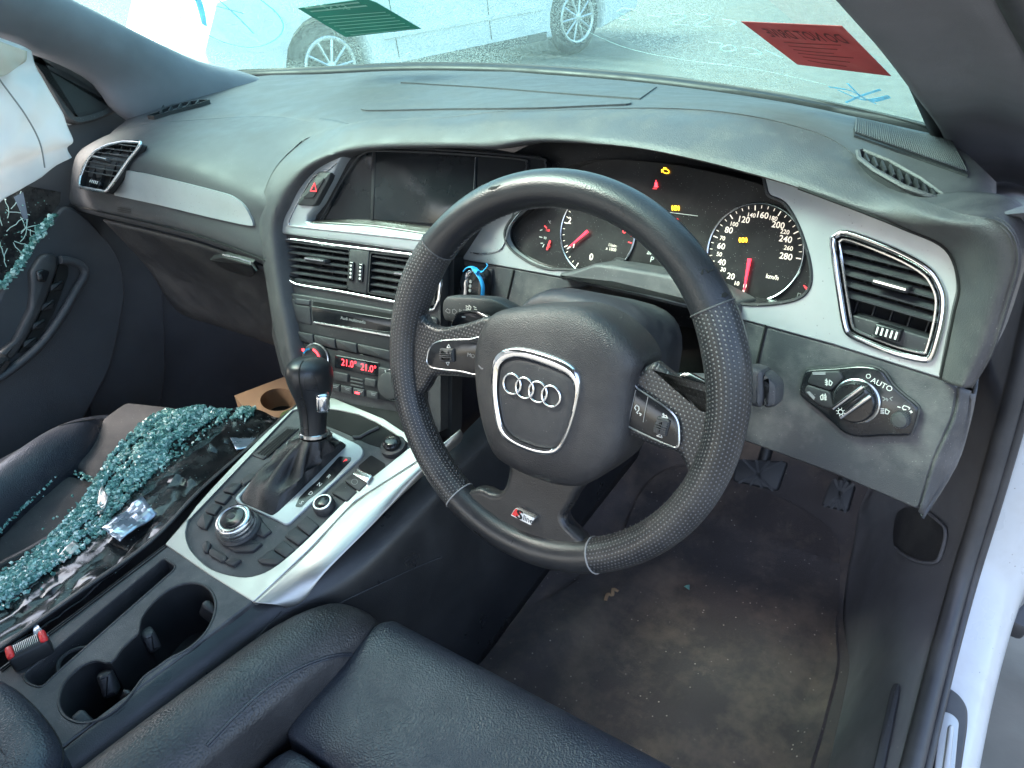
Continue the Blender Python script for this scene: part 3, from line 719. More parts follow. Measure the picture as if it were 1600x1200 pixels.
def vent(label, pl, poly, p0, p1, n, parent, depth=.016, bez='chrome', frame_r=.0026, tab=None, wheel=None, tilt=-18, vanes=4, name='air_vent', slat_h=None, blade=.0017):
    """air vent: dark box with a bright bezel, blades across it and vanes behind; p0->p1 gives the blades' direction in pixels"""
    poly = ccw(poly)
    bk = slab(name, pl, poly, [(0, -depth), (0, -depth+.002)], M['hole'], parent); 
    if label: bk['label'] = label
    # side walls
    w = MB(); N_ = len(poly)
    w.add([pl.W(*q, -depth) for q in poly]+[pl.W(*q, .001) for q in poly]+[pl.W(*q, .001) for q in inset(poly, .002)]+[pl.W(*q, -depth) for q in inset(poly, .002)],
          [(a*N_+i, a*N_+(i+1) % N_, (a+1)*N_+(i+1) % N_, (a+1)*N_+i) for a in range(3) for i in range(N_)])
    w.build('housing', M['deep'], bk)
    if bez: outline('bezel', pl, poly, .0012, frame_r, M[bez], bk, 8)
    d = Vector(pl.L(*p1))-Vector(pl.L(*p0)); d.normalize(); q = Vector((-d.y, d.x))
    pr_ = [Vector(p).dot(q) for p in poly]; lo, hi = min(pr_), max(pr_); lo += (slat_h or 0)
    inner = inset(poly, .0022)
    t = R(tilt); nn = (pl.n*math.cos(t)+(pl.u*q.x+pl.v*q.y)*math.sin(t)); uu = pl.u*d.x+pl.v*d.y; tt = nn.cross(uu)
    for k in range(n):
        c = lo+(hi-lo)*(k+.6)/(n+.25); iv = clip_line(inner, tuple(q*c), tuple(d))
        if not iv or iv[1]-iv[0] < .006: continue
        m_ = d*((iv[0]+iv[1])/2)+q*c
        obj('slat', *box_vf(pl.W(m_.x, m_.y, -depth*.32), iv[1]-iv[0], .011, blade, uu, nn, tt), M['blade'], bk)
    pd_ = [Vector(p).dot(d) for p in poly]
    for k in range(vanes):
        c = min(pd_)+(max(pd_)-min(pd_))*(k+1)/(vanes+1); iv = clip_line(inner, tuple(d*c), tuple(q))
        if not iv: continue
        m_ = q*((iv[0]+iv[1])/2)+d*c; vv = pl.u*q.x+pl.v*q.y
        obj('vane', *box_vf(pl.W(m_.x, m_.y, -depth+.005), .0012, .006, iv[1]-iv[0]-.001, uu, pl.n, vv), M['deep'], bk)
    if tab:
        a, b = Vector(pl.L(*tab[0])), Vector(pl.L(*tab[1])); m_ = (a+b)/2; e = (b-a); L_ = e.length; an = math.atan2(e.y, e.x)
        slab('thumb_tab', pl, rnd(rect(m_.x, m_.y, L_, .0056, an), .002), key(.006, .0015, -.006), M['plastic'], bk)
        slab('tab_inlay', pl.off(.0061), rnd(rect(m_.x, m_.y+.0008, L_*.92, .0024, an), .001), [(0, 0), (0, .0006), (.0004, .0012)], M['chrome'], bk)
    if wheel:
        a, b = Vector(pl.L(*wheel[0])), Vector(pl.L(*wheel[1])); m_ = (a+b)/2; e = b-a; L_ = e.length; an = math.atan2(e.y, e.x)
        wd = wheel[2] if len(wheel) > 2 else .007
        slab('thumb_wheel', pl, rnd(rect(m_.x, m_.y, L_, wd, an), .0015), key(.004, .0014, -.004), M['gloss'], bk)
        for k in range(5):
            c = m_+(e/L_)*L_*(-.36+.18*k)
            slab('wheel_mark', pl.off(.0041), rect(c.x, c.y, L_*.07, wd*.6, an), [(0, 0), (0, .0004)], M['print'], bk)
    return bk

dash = thing('dashboard', 'black padded dashboard with satin silver trim spanning the cabin', 'dashboard', (0, .3, -.1))
PF = plane((-.4, .128, .03), 0, 15)                # passenger fascia
PC = plane((0, .155, 0), 8, 20)                    # centre stack
PD = plane((.45, .165, .03), -10, 15)              # driver's fascia
PG = plane((.37, .232, .06), -3, 22)               # instrument faces

# hood lip: outer line, front line (pixels) and where they stand
ST = [((448, 588), (459, 570)), ((429, 519), (450, 519)), ((415, 435), (436, 442)), ((404, 366), (429, 362)), ((410, 308), (442, 320)), ((427, 266), (457, 289)),
      ((457, 234), (480, 262)), ((492, 210), (515, 243)), ((560, 190), (560, 234)), ((633, 185), (633, 230)), ((700, 182), (733, 230)), ((767, 174), (773, 230)), ((850, 172), (833, 221)),
      ((944, 169), (897, 222)), ((1037, 169), (991, 230)), ((1131, 175), (1084, 248)), ((1225, 192), (1178, 272)), ((1310, 222), (1248, 293)), ((1395, 290), (1342, 328)),
      ((1490, 330), (1412, 356)), ((1566, 348), (1478, 388)), ((1592, 400), (1499, 444)), ((1575, 475), (1491, 492)), ((1548, 556), (1480, 545)), ((1519, 606), (1470, 592))]
yB = {0: .086, 1: .100, 2: .117, 3: .127, 4: .140, 5: .166, 6: .200, 7: .23}
Bp = []; Fp = []
for i, (b, f) in enumerate(ST):
    if i <= 7: Bp.append(at(*b, Y=yB[i]))
    elif i <= 18: Bp.append(at(*b, Y=[.232, .238, .245, .252, .262, .272, .275, .268, .255, .235, .19][i-8]))
    else: Bp.append(at(*b, Y=[.115, .085, .082, .085, .088, .09][i-19]))
    if i <= 9: Fp.append(PC.P(*f, [.020, .018, .016, .016, .016, .017, .018, .018, .018, .018][i]))
    elif i <= 12: Fp.append(at(*f, Y=[.197, .200, .204][i-10]))
    else: Fp.append(PD.P(*f, [.024, .030, .032, .031, .029, .026, .022, .018, .014, .012, .011, .010][i-13]))
rows = [[], [], [], [], []]
Dn = Vector((0, -.5, .86))
for i, (b, f) in enumerate(zip(Bp, Fp)):
    if i <= 7: out = Vector((-.2, -.9, .3 if i > 3 else 0))*.004
    elif i <= 18: out = Vector((0, -.55, .8))*.008
    else: out = Vector((.15, -.85, .35))*.020
    if i <= 3: inn = Vector((.006, .035, 0))
    elif i <= 7: inn = Vector((.008, .035, -.012))
    elif i <= 18: inn = Vector((0, .050, -.012))
    else: inn = Vector((-.006, .03, -.004))
    rows[0].append(b+Vector((0, .02, -.012) if i > 7 else (-.004, .03, 0)) if i <= 18 else b+Vector((.004, .05, 0)))
    rows[1].append(b); rows[2].append(b*.5+f*.5+out); rows[3].append(f); rows[4].append(f+inn)
rows[1:2] = [[b.lerp(a, .12) for a, b in zip(rows[0], rows[1])], rows[1], [b.lerp(a, .16) for a, b in zip(rows[2], rows[1])]]   # tight roll along the back edge
hood = loft('instrument_hood', rows, M['hood'], dash, 6, 6, .003, angle=70)
tube('hood_seam', cr([tuple(p+Vector((0, -.001, 0))) for p in rows[5][17:]], 6), .0014, M['hole'], dash, 6)

# dash top from the windscreen to the hood's back line
topb = [at(250, 165, Z=.105)]+[p+Vector((0, .006, -.004)) for p in bot[2:9]]+[at(1480, 222, Z=.122), Vector((.66, .30, .125))]
topf = [at(170, 212, Y=.205), at(233, 193, Z=.112), at(300, 187, Z=.114), at(400, 181, Z=.116), at(500, 184, Z=.132), at(600, 192, Y=.252), Bp[10]+Vector((0, .01, -.005)), Bp[11]+Vector((0, .01, -.005)), Bp[12]+Vector((0, .01, -.005)), Bp[13]+Vector((0, .01, -.005)), Bp[14]+Vector((0, .01, -.005)), Bp[15]+Vector((0, .01, -.005)), Bp[16]+Vector((0, .01, -.005)), Bp[17]+Vector((0, .01, -.004)), Bp[18]+Vector((0, .012, -.003)), Vector((.672, .15, .135))]
tb = resample(cr([tuple(p) for p in topb], 6), 40); tf = resample(cr([tuple(p) for p in topf], 6), 40)
rows = [[Vector(a)*(1-t)+Vector(b)*t+Vector((0, 0, zz)) for a, b in zip(tb, tf)] for t, zz in ((-.03, -.03), (0, 0), (.25, .006), (.5, .008), (.75, .006), (1, 0), (1.06, -.015))]
top = loft('top_panel', rows, M['pad'], dash, 1, 4, .003, angle=60)

# passenger fascia: crease, shoulder, face, lower edge, return
r0 = [at(128, 232, Y=.19), at(170, 210, Y=.205), at(233, 193, Z=.112), at(300, 187, Z=.114), at(400, 181, Z=.116), at(500, 184, Z=.132), at(560, 197, Z=.148)]
r1 = [at(118, 245, Y=.165), at(160, 226, Y=.180), at(230, 215, Y=.200), at(300, 213, Y=.215), at(380, 215, Y=.228), at(450, 222, Y=.235), at(500, 226, Y=.235)]
r2 = [at(112, 268, Y=.150)]+[PF.P(*p, -.006) for p in [(150, 252), (215, 246), (290, 258), (360, 280), (410, 296), (440, 305)]]
r3 = [at(110, 295, Y=.142)]+[PF.P(*p, -.002) for p in [(145, 292), (200, 296), (290, 318), (360, 338), (400, 350), (430, 360)]]
r4 = [at(110, 318, Y=.142)]+[PF.P(*p, -.004) for p in [(150, 328), (205, 340), (295, 362), (360, 384), (402, 400), (440, 415)]]
r5 = [p+Vector((0, .022, -.022)) for p in r4]; r6 = [p+Vector((0, .14, -.05)) for p in r4]
fas = loft('passenger_fascia', [r0, r1, r2, r3, r4, r5, r6], M['pad'], dash, 6, 6, .003, angle=60)
tube('fascia_seam', cr([tuple(p+Vector((0, -.0035, 0))) for p in r4], 6), .0011, M['hole'], dash, 6)
tfas, ttop, thood = bvh(fas), bvh(top), bvh(hood)
# silver strip
drape('silver_strip', tfas, [tuple(p) for p in cr([(199, 267), (215, 269), (233, 272), (300, 288), (350, 301), (368, 308), (384, 321), (394, 338), (398, 350), (390, 352), (333, 340), (250, 320), (190, 307), (182, 304), (183, 296), (190, 280)], 3, True)], .0035, M['silver'], dash)
strokes('airbag_mark', fit_plane(tfas, [(185, 325), (202, 329), (204, 333), (184, 330)], .001), [[(184, 324), (204, 328)], [(184, 327), (204, 331)], [(184, 330), (203, 333)]], .0012, M['deep'], dash)
# left outer vent
vl = [(222, 223), (217, 233), (203, 250), (187, 273), (173, 293), (167, 300), (125, 293), (127, 277), (137, 253), (150, 237), (170, 227), (193, 222)]
PVL = fit_plane(tfas, vl, .004)
vent('left outer air vent with curved bright surround', PVL, rnd(PVL.LL(vl), .006, 3), (150, 255), (195, 262), 7, dash, .010, 'satin', .0028, tab=((150, 247), (172, 252)), wheel=((143, 284), (158, 288)), slat_h=.024)
# glove box below
gb = [[p+Vector((0, .005, -.02)) for p in r4[1:]], [p+Vector((0, .05, -.12)) for p in r4[1:]], [p+Vector((0, .09, -.24)) for p in r4[1:]], [p+Vector((0, .22, -.30)) for p in r4[1:]]]
lid = loft('glovebox_lid', gb, M['plastic'], dash, 5, 6, .004)
tl_ = bvh(lid)
PH = fit_plane(tl_, [(360, 405), (395, 412), (400, 425), (340, 410)], .004)
slab('glovebox_handle', PH, rnd(PH.LL([(330, 402), (350, 397), (396, 410), (402, 424), (395, 430), (360, 420)]), .004), key(.006, .002, -.02), M['deep'], dash)
tube('handle_edge', [PH.W(*PH.L(x, y, .008), .008) for x, y in [(349, 398), (372, 403), (393, 410), (401, 422)]], .0018, M['satin'], dash, 6)
# dash underside towards the foot well, passenger and driver
un = MB()
un.add(*box_vf((.38, .52, -.12), .60, .40, .03))
un.build('underside', M['deep'], dash)

# centre top cover, its far ledge, speaker grille, defroster slots
cov = drape('centre_cover', ttop, [tuple(p) for p in cr([(566, 173), (570, 166), (590, 150), (616, 134), (640, 134), (760, 142), (900, 153), (975, 159), (986, 162), (978, 165), (930, 167), (830, 171), (700, 172), (600, 174)], 3, True)], .0022, M['pad'], dash)
drape('far_ledge', ttop, [(626, 130), (668, 112), (800, 114), (1000, 131), (1026, 137), (1000, 156), (900, 149), (760, 138)], .002, M['pad'], dash)
gr = MB()
gp4 = [(1340, 186), (1478, 217), (1503, 250), (1511, 277), (1334, 214), (1333, 202)]
grille = drape('speaker_grille', ttop, gp4, .002, M['deep'], dash)
for k in range(48):
    t = k/47; a = (1338+(1482-1338)*t, 188+(222-188)*t+(10*max(0, t-.9)*10)**1 * .0); b = (1335+(1509-1335)*t, 213+(275-213)*t)
    H = [hit(ttop, a[0]+(b[0]-a[0])*s, a[1]+(b[1]-a[1])*s) for s in (.06, .35, .65, .94)]
    H = [q[0]+q[1]*.0032 for q in H if q]
    if len(H) > 2: gr.add(*tube_vf(H, .0011, 4))
tag(gr.build('grille_ribs', M['pad'], dash), kind='stuff')
dvr = [(1340, 237), (1348, 236), (1390, 253), (1440, 281), (1473, 305), (1479, 314), (1464, 312), (1412, 293), (1366, 267), (1343, 249)]
PVR = fit_plane(ttop, [p for p in dvr if hit(ttop, *p)], .006)
vent('slotted defroster outlet on the right of the dash top', PVR, rnd(PVR.LL(dvr), .004, 3), (1385, 258), (1372, 268), 0, dash, .012, None, vanes=0, name='defroster_vent')
dfr = bpy.data.objects[dash.children[-1].name]
outline('surround', PVR, ccw(PVR.LL(dvr)), .0005, .0022, M['hood'], dfr, 6)
for k in range(9):
    t = (k+.8)/9.6; a = (1345+(1470-1345)*t, 240+(306-240)*t - 4*math.sin(math.pi*t)); b = (a[0]+10, a[1]+14+4*math.sin(math.pi*t))
    pa, pb = PVR.W(*PVR.L(a[0]-4, a[1]-3), -.003), PVR.W(*PVR.L(b[0]-8, b[1]-5), -.003)
    obj('slat', *box_vf((pa+pb)/2, (pb-pa).length, .0016, .009, (pb-pa).normalized(), (pb-pa).normalized().cross(PVR.n), PVR.n), M['plastic'], dfr)
dvl = [(229, 181), (245, 176), (262, 168), (290, 160), (318, 156), (328, 156), (312, 162), (290, 168), (262, 176), (240, 182)]
PVL2 = fit_plane(ttop, dvl, .004)
vent('slotted defroster outlet on the left of the dash top', PVL2, rnd(PVL2.LL(dvl), .002, 2), (250, 172), (262, 178), 0, dash, .008, None, vanes=0, name='defroster_vent')
dfl = dash.children[-1]
for k in range(5):
    x = 250+k*14; pa, pb = PVL2.W(*PVL2.L(x, 178-k*3.6), -.001), PVL2.W(*PVL2.L(x+6, 166-k*2.4), -.001)
    obj('slat', *box_vf((pa+pb)/2, (pb-pa).length, .002, .006, (pb-pa).normalized(), (pb-pa).normalized().cross(PVL2.n), PVL2.n), M['plastic'], dfl)

# ---- centre stack
def C4(*pts): return [(400+x/2.609, 220+y/2.609) for x, y in pts]
carc = PC.LL(C4((60, 960), (20, 800), (20, 560), (60, 380), (90, 250), (200, 100), (420, 20), (860, 10), (1100, 60), (770, 480), (760, 1230), (500, 1180), (200, 1130)))
slab('stack_panel', PC, carc, [(0, -.05), (0, -.0225)], M['deep'], dash)
# vents strip panel and radio surround: black face with openings
vsil = C4((105, 398), (330, 425), (640, 462), (744, 478), (730, 682), (570, 655), (340, 612), (200, 590), (150, 575), (120, 540), (100, 440))
face = PC.LL(C4((78, 372), (680, 455), (752, 466), (752, 1190), (560, 1165), (170, 1000), (120, 760), (85, 560)))
holed('stack_face', PC, rnd(face, .004), [rnd(inset(ccw(PC.LL(vsil)), -.001), .004)], -.02, 0, M['plastic'], dash)
PCv = PC.off(.001)
lv = C4((108, 403), (388, 441), (376, 604), (200, 586), (152, 572), (123, 538), (104, 440))
rv = C4((466, 451), (742, 483), (728, 672), (455, 622))
vent('left centre air vent', PCv, rnd(PCv.LL(lv), .006, 4), C4((130, 470))[0], C4((385, 505))[0], 6, dash, .020, None, tab=(C4((208, 480))[0], C4((292, 492))[0]), vanes=5)
vent('right centre air vent', PCv, rnd(PCv.LL(rv), .004, 4), C4((470, 495))[0], C4((640, 520))[0], 6, dash, .020, None, tab=(C4((570, 540))[0], C4((660, 552))[0]), vanes=5)
outline('vent_surround', PC, cr(PC.LL(C4((106, 400), (330, 427), (640, 464), (745, 480), (730, 684), (570, 657), (340, 614), (200, 592), (150, 577), (118, 540), (99, 440))), 4, True), .001, .0022, M['chrome'], dash, 8)
dv = slab('vent_divider', PC, PC.LL(C4((388, 441), (466, 451), (455, 624), (377, 606))), key(.003, .0012, -.018), M['plastic'], dash)
for (a, b) in (((400, 492), (396, 570)), ((438, 500), (434, 576))):
    A, B = [Vector(PC.L(*C4(p)[0])) for p in (a, b)]; mm = (A+B)/2; e = B-A
    slab('thumb_wheel', PC, rnd(rect(mm.x, mm.y, e.length, .0075, math.atan2(e.y, e.x)), .002), key(.006, .0015, .002), M['gloss'], dv)
    for k in range(4):
        c = A+e*(.2+.2*k); slab('wheel_mark', PC.off(.0061), circ(c.x, c.y, .0016, 10), [(0, 0), (0, .0005)], M['print'], dv)
# silver bezel round the display
sb = C4((78, 374), (84, 345), (108, 272), (162, 187), (232, 120), (290, 78), (345, 55), (368, 62), (345, 95), (318, 150), (262, 255), (222, 305), (216, 326), (235, 336), (480, 350), (705, 383), (752, 390), (752, 466), (680, 456), (400, 415))
slab('display_bezel', PC, PC.LL(sb), [(0, -.02), (0, .003), (.0012, .0052), (.003, .006)], M['silver'], dash)
tube('bezel_highlight', [PC.W(*PC.L(x, y, .0062), .0062) for x, y in cr(C4((330, 90), (290, 122), (232, 150), (172, 250), (138, 320), (136, 342), (160, 350), (430, 378), (700, 408)), 4)], .0012, M['satin'], dash, 6)  # brighter tube added along the bezel ridge as its highlight
hz = slab('hazard_button', PC.off(.006), rnd(PC.LL(C4((176, 262), (182, 238), (262, 126), (314, 130), (304, 160), (250, 258), (238, 268)), .006), .003), key(.004, .0015, -.006), M['plastic'], dash)
slab('button_cap', PC.off(.0101), rnd(PC.LL(C4((194, 232), (244, 150), (280, 152), (278, 162), (236, 232)), .010), .002), key(.0016, .0006), M['plastic'], hz)
T3 = PC.LL(C4((222, 204), (246, 206), (238, 172)), .0125)
for a, b in zip(T3, T3[1:]+T3[:1]):
    strokes('triangle', PC.off(.0118), [[a, b]], .0012, M['redprint'], hz, px=False)
# display: glass cover, side bar, screen and ledge
dp_ = PC.off(-.012)
dsp = slab('display', dp_, dp_.LL(C4((200, 345), (250, 250), (345, 95), (420, 40), (540, 20), (900, 40), (1160, 62), (1180, 90), (1165, 200), (1040, 290), (700, 372))), [(0, -.02), (0, 0)], M['lens'], dash)
slab('screen_panel', dp_.off(.001), dp_.LL(C4((490, 45), (900, 70), (892, 350), (480, 322)), .001), key(.0015, .0006), M['lens'], dsp)
slab('side_bar', dp_, dp_.LL(C4((474, 45), (488, 45), (478, 324), (466, 324)), .003), key(.0035, .001), M['deep'], dsp)
tube('screen_edge', [dp_.W(*dp_.L(x, y, .002), .002) for x, y in [(743, 246), (740, 300), (737, 352)]], .0006, M['dimprint'], dsp, 6)
for pts in ([(500, 345), (545, 265), (568, 240), (600, 236), (700, 240), (812, 249), (822, 256), (821, 268), (800, 340)], [(568, 231), (600, 231), (700, 235), (838, 247), (851, 254), (852, 266), (846, 300)]):
    tube('cover_edge', [dp_.W(*dp_.L(x, y, .004), .004) for x, y in cr(pts, 5)], .0011, M['plastic'], dsp, 6)
PLd = [[PC.W(*PC.L(*C4(p)[0], .004), .002) for p in ((222, 330), (480, 348), (700, 382), (860, 400))], [dp_.W(*dp_.L(*C4(p)[0]), .0015) for p in ((240, 322), (480, 322), (700, 348), (860, 366))]]
loft('ledge', PLd, M['brownsm'], dash, 3, 3, .002)

# radio unit
rad = thing('radio_unit', 'black disc player with silver slot line above the climate controls', 'radio', PC.P(530, 500))
slab('radio_face', PC, rnd(PC.LL(C4((118, 615), (340, 650), (745, 720), (745, 890), (545, 858), (140, 765), (112, 690))), .005), key(.004, .0015, -.01), M['plastic'], rad)
PR = PC.off(.0041)
slab('disc_slot', PR, rnd(PR.LL(C4((228, 672), (700, 748), (700, 800), (236, 740))), .002), key(.0015, .0006), M['gloss'], rad)
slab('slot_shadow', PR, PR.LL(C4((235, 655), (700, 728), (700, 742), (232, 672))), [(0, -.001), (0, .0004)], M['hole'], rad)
slab('slot_line', PR, PR.LL(C4((238, 735), (548, 790), (700, 815), (700, 821), (548, 798), (238, 742))), [(0, 0), (0, .002), (.0003, .0024)], M['satin'], rad)
slab('eject_button', PR, rnd(PR.LL(C4((165, 642), (222, 650), (220, 670), (163, 663))), .0015), key(.002, .0008), M['dusty'], rad)
slab('side_key', PR, rnd(PR.LL(C4((135, 642), (160, 646), (163, 668), (222, 677), (226, 750), (160, 735), (140, 700))), .002), key(.0012, .0006), M['plastic'], rad)
p = PR.L(*C4((396, 731))[0], .0018); q0 = Vector(PR.L(*C4((345, 722))[0])); q1 = Vector(PR.L(*C4((448, 742))[0])); an = math.atan2((q1-q0).y, (q1-q0).x)
text('lettering', 'Audi multimedia', PR.off(.0016), p, .0046, M['dimprint'], rad, .0004, rot=an, bold=.01)
for a, b in ((145, 235), (238, 325), (328, 412), (416, 548)):
    ya = 770+(a-145)*.21; yb = 770+(b-145)*.21
    slab('station_key', PR, rnd(PR.LL(C4((a, ya), (b, yb), (b+2, yb+40), (a+6, ya+34))), .0015), key(.0022, .0009, -.004), M['plastic'], rad)
ic = C4((524, 868), (536, 862), (544, 870), (540, 878))
# climate panel
cl = thing('climate_panel', 'black climate control panel with red temperature digits', 'control panel', PC.P(560, 570))
PCl = PC.off(.003)
slab('panel_face', PC, rnd(PC.LL(C4((150, 815), (330, 850), (700, 915), (700, 1090), (520, 1055), (190, 985), (160, 930))), .005), key(.003, .0012, -.012), M['deep'], cl)
ds = slab('display_window', PCl, rnd(PCl.LL(C4((325, 872), (505, 905), (502, 962), (322, 925))), .002), key(.0016, .0006), M['gloss'], cl)
e0 = Vector(PCl.L(*C4((345, 905))[0])); e1 = Vector(PCl.L(*C4((490, 936))[0])); an = math.atan2((e1-e0).y, (e1-e0).x)
for s, pt in (('21.0°', (379, 909)), ('21.0°', (459, 928))):
    text('temperature_digits', s, PCl.off(.0017), PCl.L(*C4(pt)[0], .0017), .0098, M['red_l'], ds, .0004, rot=an, sx=.92)
kb = Vector(PCl.L(*C4((238, 888))[0], .006))
kn = slab('temperature_knob', PCl, circ(kb.x, kb.y, .0185, 36), [(0, -.004), (0, .009), (.001, .011), (.004, .012), (.006, .0112)], M['plastic'], cl)
outline('knob_ring', PCl, circ(kb.x, kb.y, .0205, 36), .002, .0014, M['satin'], cl, 6)
def arc(c, r, a0, a1, n=10): return [(c.x+r*math.cos(R(a0+(a1-a0)*k/n)), c.y+r*math.sin(R(a0+(a1-a0)*k/n))) for k in range(n+1)]
strokes('cold_mark', PCl.off(.0124), [arc(kb, .0145, 105, 150)], .0028, M['blue'], kn, px=False)
strokes('hot_mark', PCl.off(.0124), [arc(kb, .0145, 75, 10)], .0028, M['red_l'], kn, px=False)
slab('seat_heat_key', PCl, rnd(PCl.LL(C4((150, 838), (205, 845), (212, 880), (160, 880))), .002), key(.003, .001), M['plastic'], cl)
slab('heat_light', PCl.off(.0031), rnd(PCl.LL(C4((166, 846), (198, 848), (198, 858), (168, 856)), .003), .001), [(0, 0), (0, .0006)], M['red_l'], cl)
slab('rear_screen_key', PCl, rnd(PCl.LL(C4((505, 920), (548, 930), (545, 985), (505, 975))), .002), key(.004, .0012), M['plastic'], cl)
slab('fan_key', PCl, rnd(PCl.LL(C4((318, 938), (380, 950), (378, 984), (318, 972))), .002), key(.003, .001), M['plastic'], cl)
for k in range(3):
    y = 962+k*14; slab('fan_bar', PCl, PCl.LL(C4((388, y), (440, y+11), (440, y+18), (388, y+7))), key(.002, .0006), M['plastic'], cl)
slab('fan_key', PCl, rnd(PCl.LL(C4((448, 965), (492, 974), (490, 1004), (447, 995))), .002), key(.003, .001), M['plastic'], cl)
for a in (300, 350, 400, 455):
    ya = 985+(a-300)*.2; slab('mode_key', PCl, rnd(PCl.LL(C4((a, ya), (a+45, ya+9), (a+45, ya+38), (a, ya+28))), .0015), key(.0028, .001), M['plastic'], cl)
    strokes('key_mark', PCl.off(.0029), [C4((a+14, ya+12), (a+34, ya+17)), C4((a+16, ya+19), (a+30, ya+22))], .0009, M['dimprint'], cl)
slab('recirculation_light', PCl.off(.0029), rnd(PCl.LL(C4((404, 1022), (422, 1026), (422, 1034), (404, 1030)), .003), .0006), [(0, 0), (0, .0007)], M['red_l'], cl)
strokes('key_mark', PCl.off(.0042), [C4((526, 935), (532, 955), (522, 962), (534, 965))], .0011, M['print'], cl)
# driver's temperature knob half hidden by the wheel rim
kb2 = Vector(PCl.L(612, 602, .004)); outline('knob_ring', PCl, circ(kb2.x, kb2.y, .0205, 36), .002, .0016, M['chrome'], cl, 6)
slab('temperature_knob', PCl, circ(kb2.x, kb2.y, .0185, 36), [(0, -.004), (0, .009), (.001, .011), (.004, .012)], M['plastic'], cl)
# storage recess under it with bright lip
b_ = slab('storage_bay', PC, PC.LL(C4((200, 1010), (520, 1075), (720, 1110), (720, 1240), (600, 1230), (280, 1150))), [(0, -.02), (0, -.002)], M['hole'], dash)
tube('bay_lip', [PC.W(*PC.L(x, y, .006), .006) for x, y in cr(C4((368, 1078), (420, 1095), (500, 1125), (560, 1160), (600, 1185)), 4)], .0026, M['satin'], dash, 8, flat=.6)
# ---- driver's fascia
def C5(*pts): return [(750+x/2.909, 240+y/2.909) for x, y in pts]
def C1(*pts): return [(1140+x/3.076, 330+y/3.076) for x, y in pts]
lens = cr([(818, 326), (797, 345), (788, 366), (797, 388), (825, 409), (855, 420), (878, 421), (935, 425), (1010, 440), (1090, 460), (1150, 474), (1200, 475.5), (1243, 468), (1262, 454), (1267.5, 432), (1263, 400), (1247, 352), (1226, 318), (1200, 306), (1190, 292), (1100, 268), (1000, 252), (900, 252), (845, 285)], 4, True)
vr = cr(C1((499, 160), (516, 118), (565, 104), (700, 150), (850, 214), (960, 282), (1008, 350), (1029, 420), (1021, 520), (992, 640), (968, 700), (932, 713), (800, 682), (650, 624), (585, 592), (560, 556), (536, 420)), 3, True)
ft = [(640, 391), (760, 412), (870, 432), (1000, 460), (1150, 497), (1300, 538), (1472, 592), (1486, 520), (1502, 446), (1486, 392), (1420, 350), (1345, 318), (1250, 283), (1180, 260), (1000, 225), (860, 225), (760, 290), (690, 345)]
lens_open = [tuple(p) for p in cr([(1192, 272), (1196, 290), (1202, 306), (1226, 318), (1247, 352), (1263, 400), (1267.5, 432), (1262, 454), (1243, 468), (1200, 475.5), (1150, 474), (1090, 460), (1010, 440), (935, 425), (878, 421), (855, 420), (825, 409), (797, 388), (788, 366), (797, 345), (818, 326), (838, 305)], 4)]
ftc = [(640, 391), (760, 412), (870, 432), (1000, 460), (1150, 497), (1300, 538), (1472, 592), (1486, 520), (1502, 446), (1486, 392), (1420, 350), (1345, 318), (1250, 283)]+lens_open+[(790, 290), (690, 345)]
holed('silver_fascia', PD, PD.LL(ftc), [PD.LL(vr)], -.010, 0, M['silver'], dash, bev=.0012)
tube('fascia_line', [PD.W(*PD.L(x, y, .0005), .0005) for x, y in cr(C5((190, 258), (135, 330), (100, 430), (20, 455), (-40, 450)), 4)], .0011, M['satin'], dash, 6)
tube('lens_rim', [PD.P(x, y, .0002) for x, y in lens_open], .0017, M['plastic'], dash, 6)
vb = vent('right outer air vent with dusty blades', PD, PD.LL(vr), C1((560, 250))[0], C1((960, 355))[0], 6, dash, .026, 'chrome', .0030, tab=(C1((695, 332))[0], C1((868, 380))[0]), wheel=(C1((700, 565))[0], C1((826, 600))[0], .011), slat_h=.030, vanes=6)
outline('inner_bezel', PD, inset(ccw(PD.LL(vr)), .0055), .0, .0012, M['satin'], vb, 6)
slab('lower_plate', PD, rnd(inset(ccw(PD.LL(C1((575, 490), (760, 545), (975, 612), (955, 695), (930, 705), (650, 615), (590, 580)))), .001), .003), key(-.002, .001, -.02), M['plastic'], vb)
# lower panel with the column opening
lp = [(660, 396), (760, 412), (870, 432), (1000, 460), (1150, 497), (1300, 538), (1472, 592), (1497, 606), (1490, 650), (1458, 722), (1436, 798), (1300, 740), (1170, 692), (1000, 640), (800, 600), (680, 560)]
vo = [(838, 486), (848, 462), (880, 452), (905, 451), (930, 443), (1000, 455), (1060, 474), (1100, 500), (1110, 560), (1060, 620), (900, 600), (850, 560)]
holed('lower_panel', PD, rnd(PD.LL(lp, -.002), .006), [cr(PD.LL(vo, -.002), 3, True)], -.05, -.002, M['dusty'], dash, bev=.002)
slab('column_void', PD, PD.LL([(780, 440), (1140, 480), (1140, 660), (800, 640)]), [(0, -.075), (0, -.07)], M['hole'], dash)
slab('column_hump', PD, rnd(PD.LL([(872, 436), (872, 427), (898, 422), (929, 411), (956, 414), (1060, 432), (1100, 448), (1150, 474), (1150, 494), (1060, 474), (960, 447), (905, 444)], .012), .004), [(0, -.03), (0, .008), (.002, .011), (.005, .012)], M['dusty'], dash)
for a, b in (((1197, 507), (1180, 580)), ((803, 422), (792, 470))):
    tube('panel_seam', [PD.P(*a, -.0012), PD.P(*b, -.0012)], .0013, M['hole'], dash, 6)
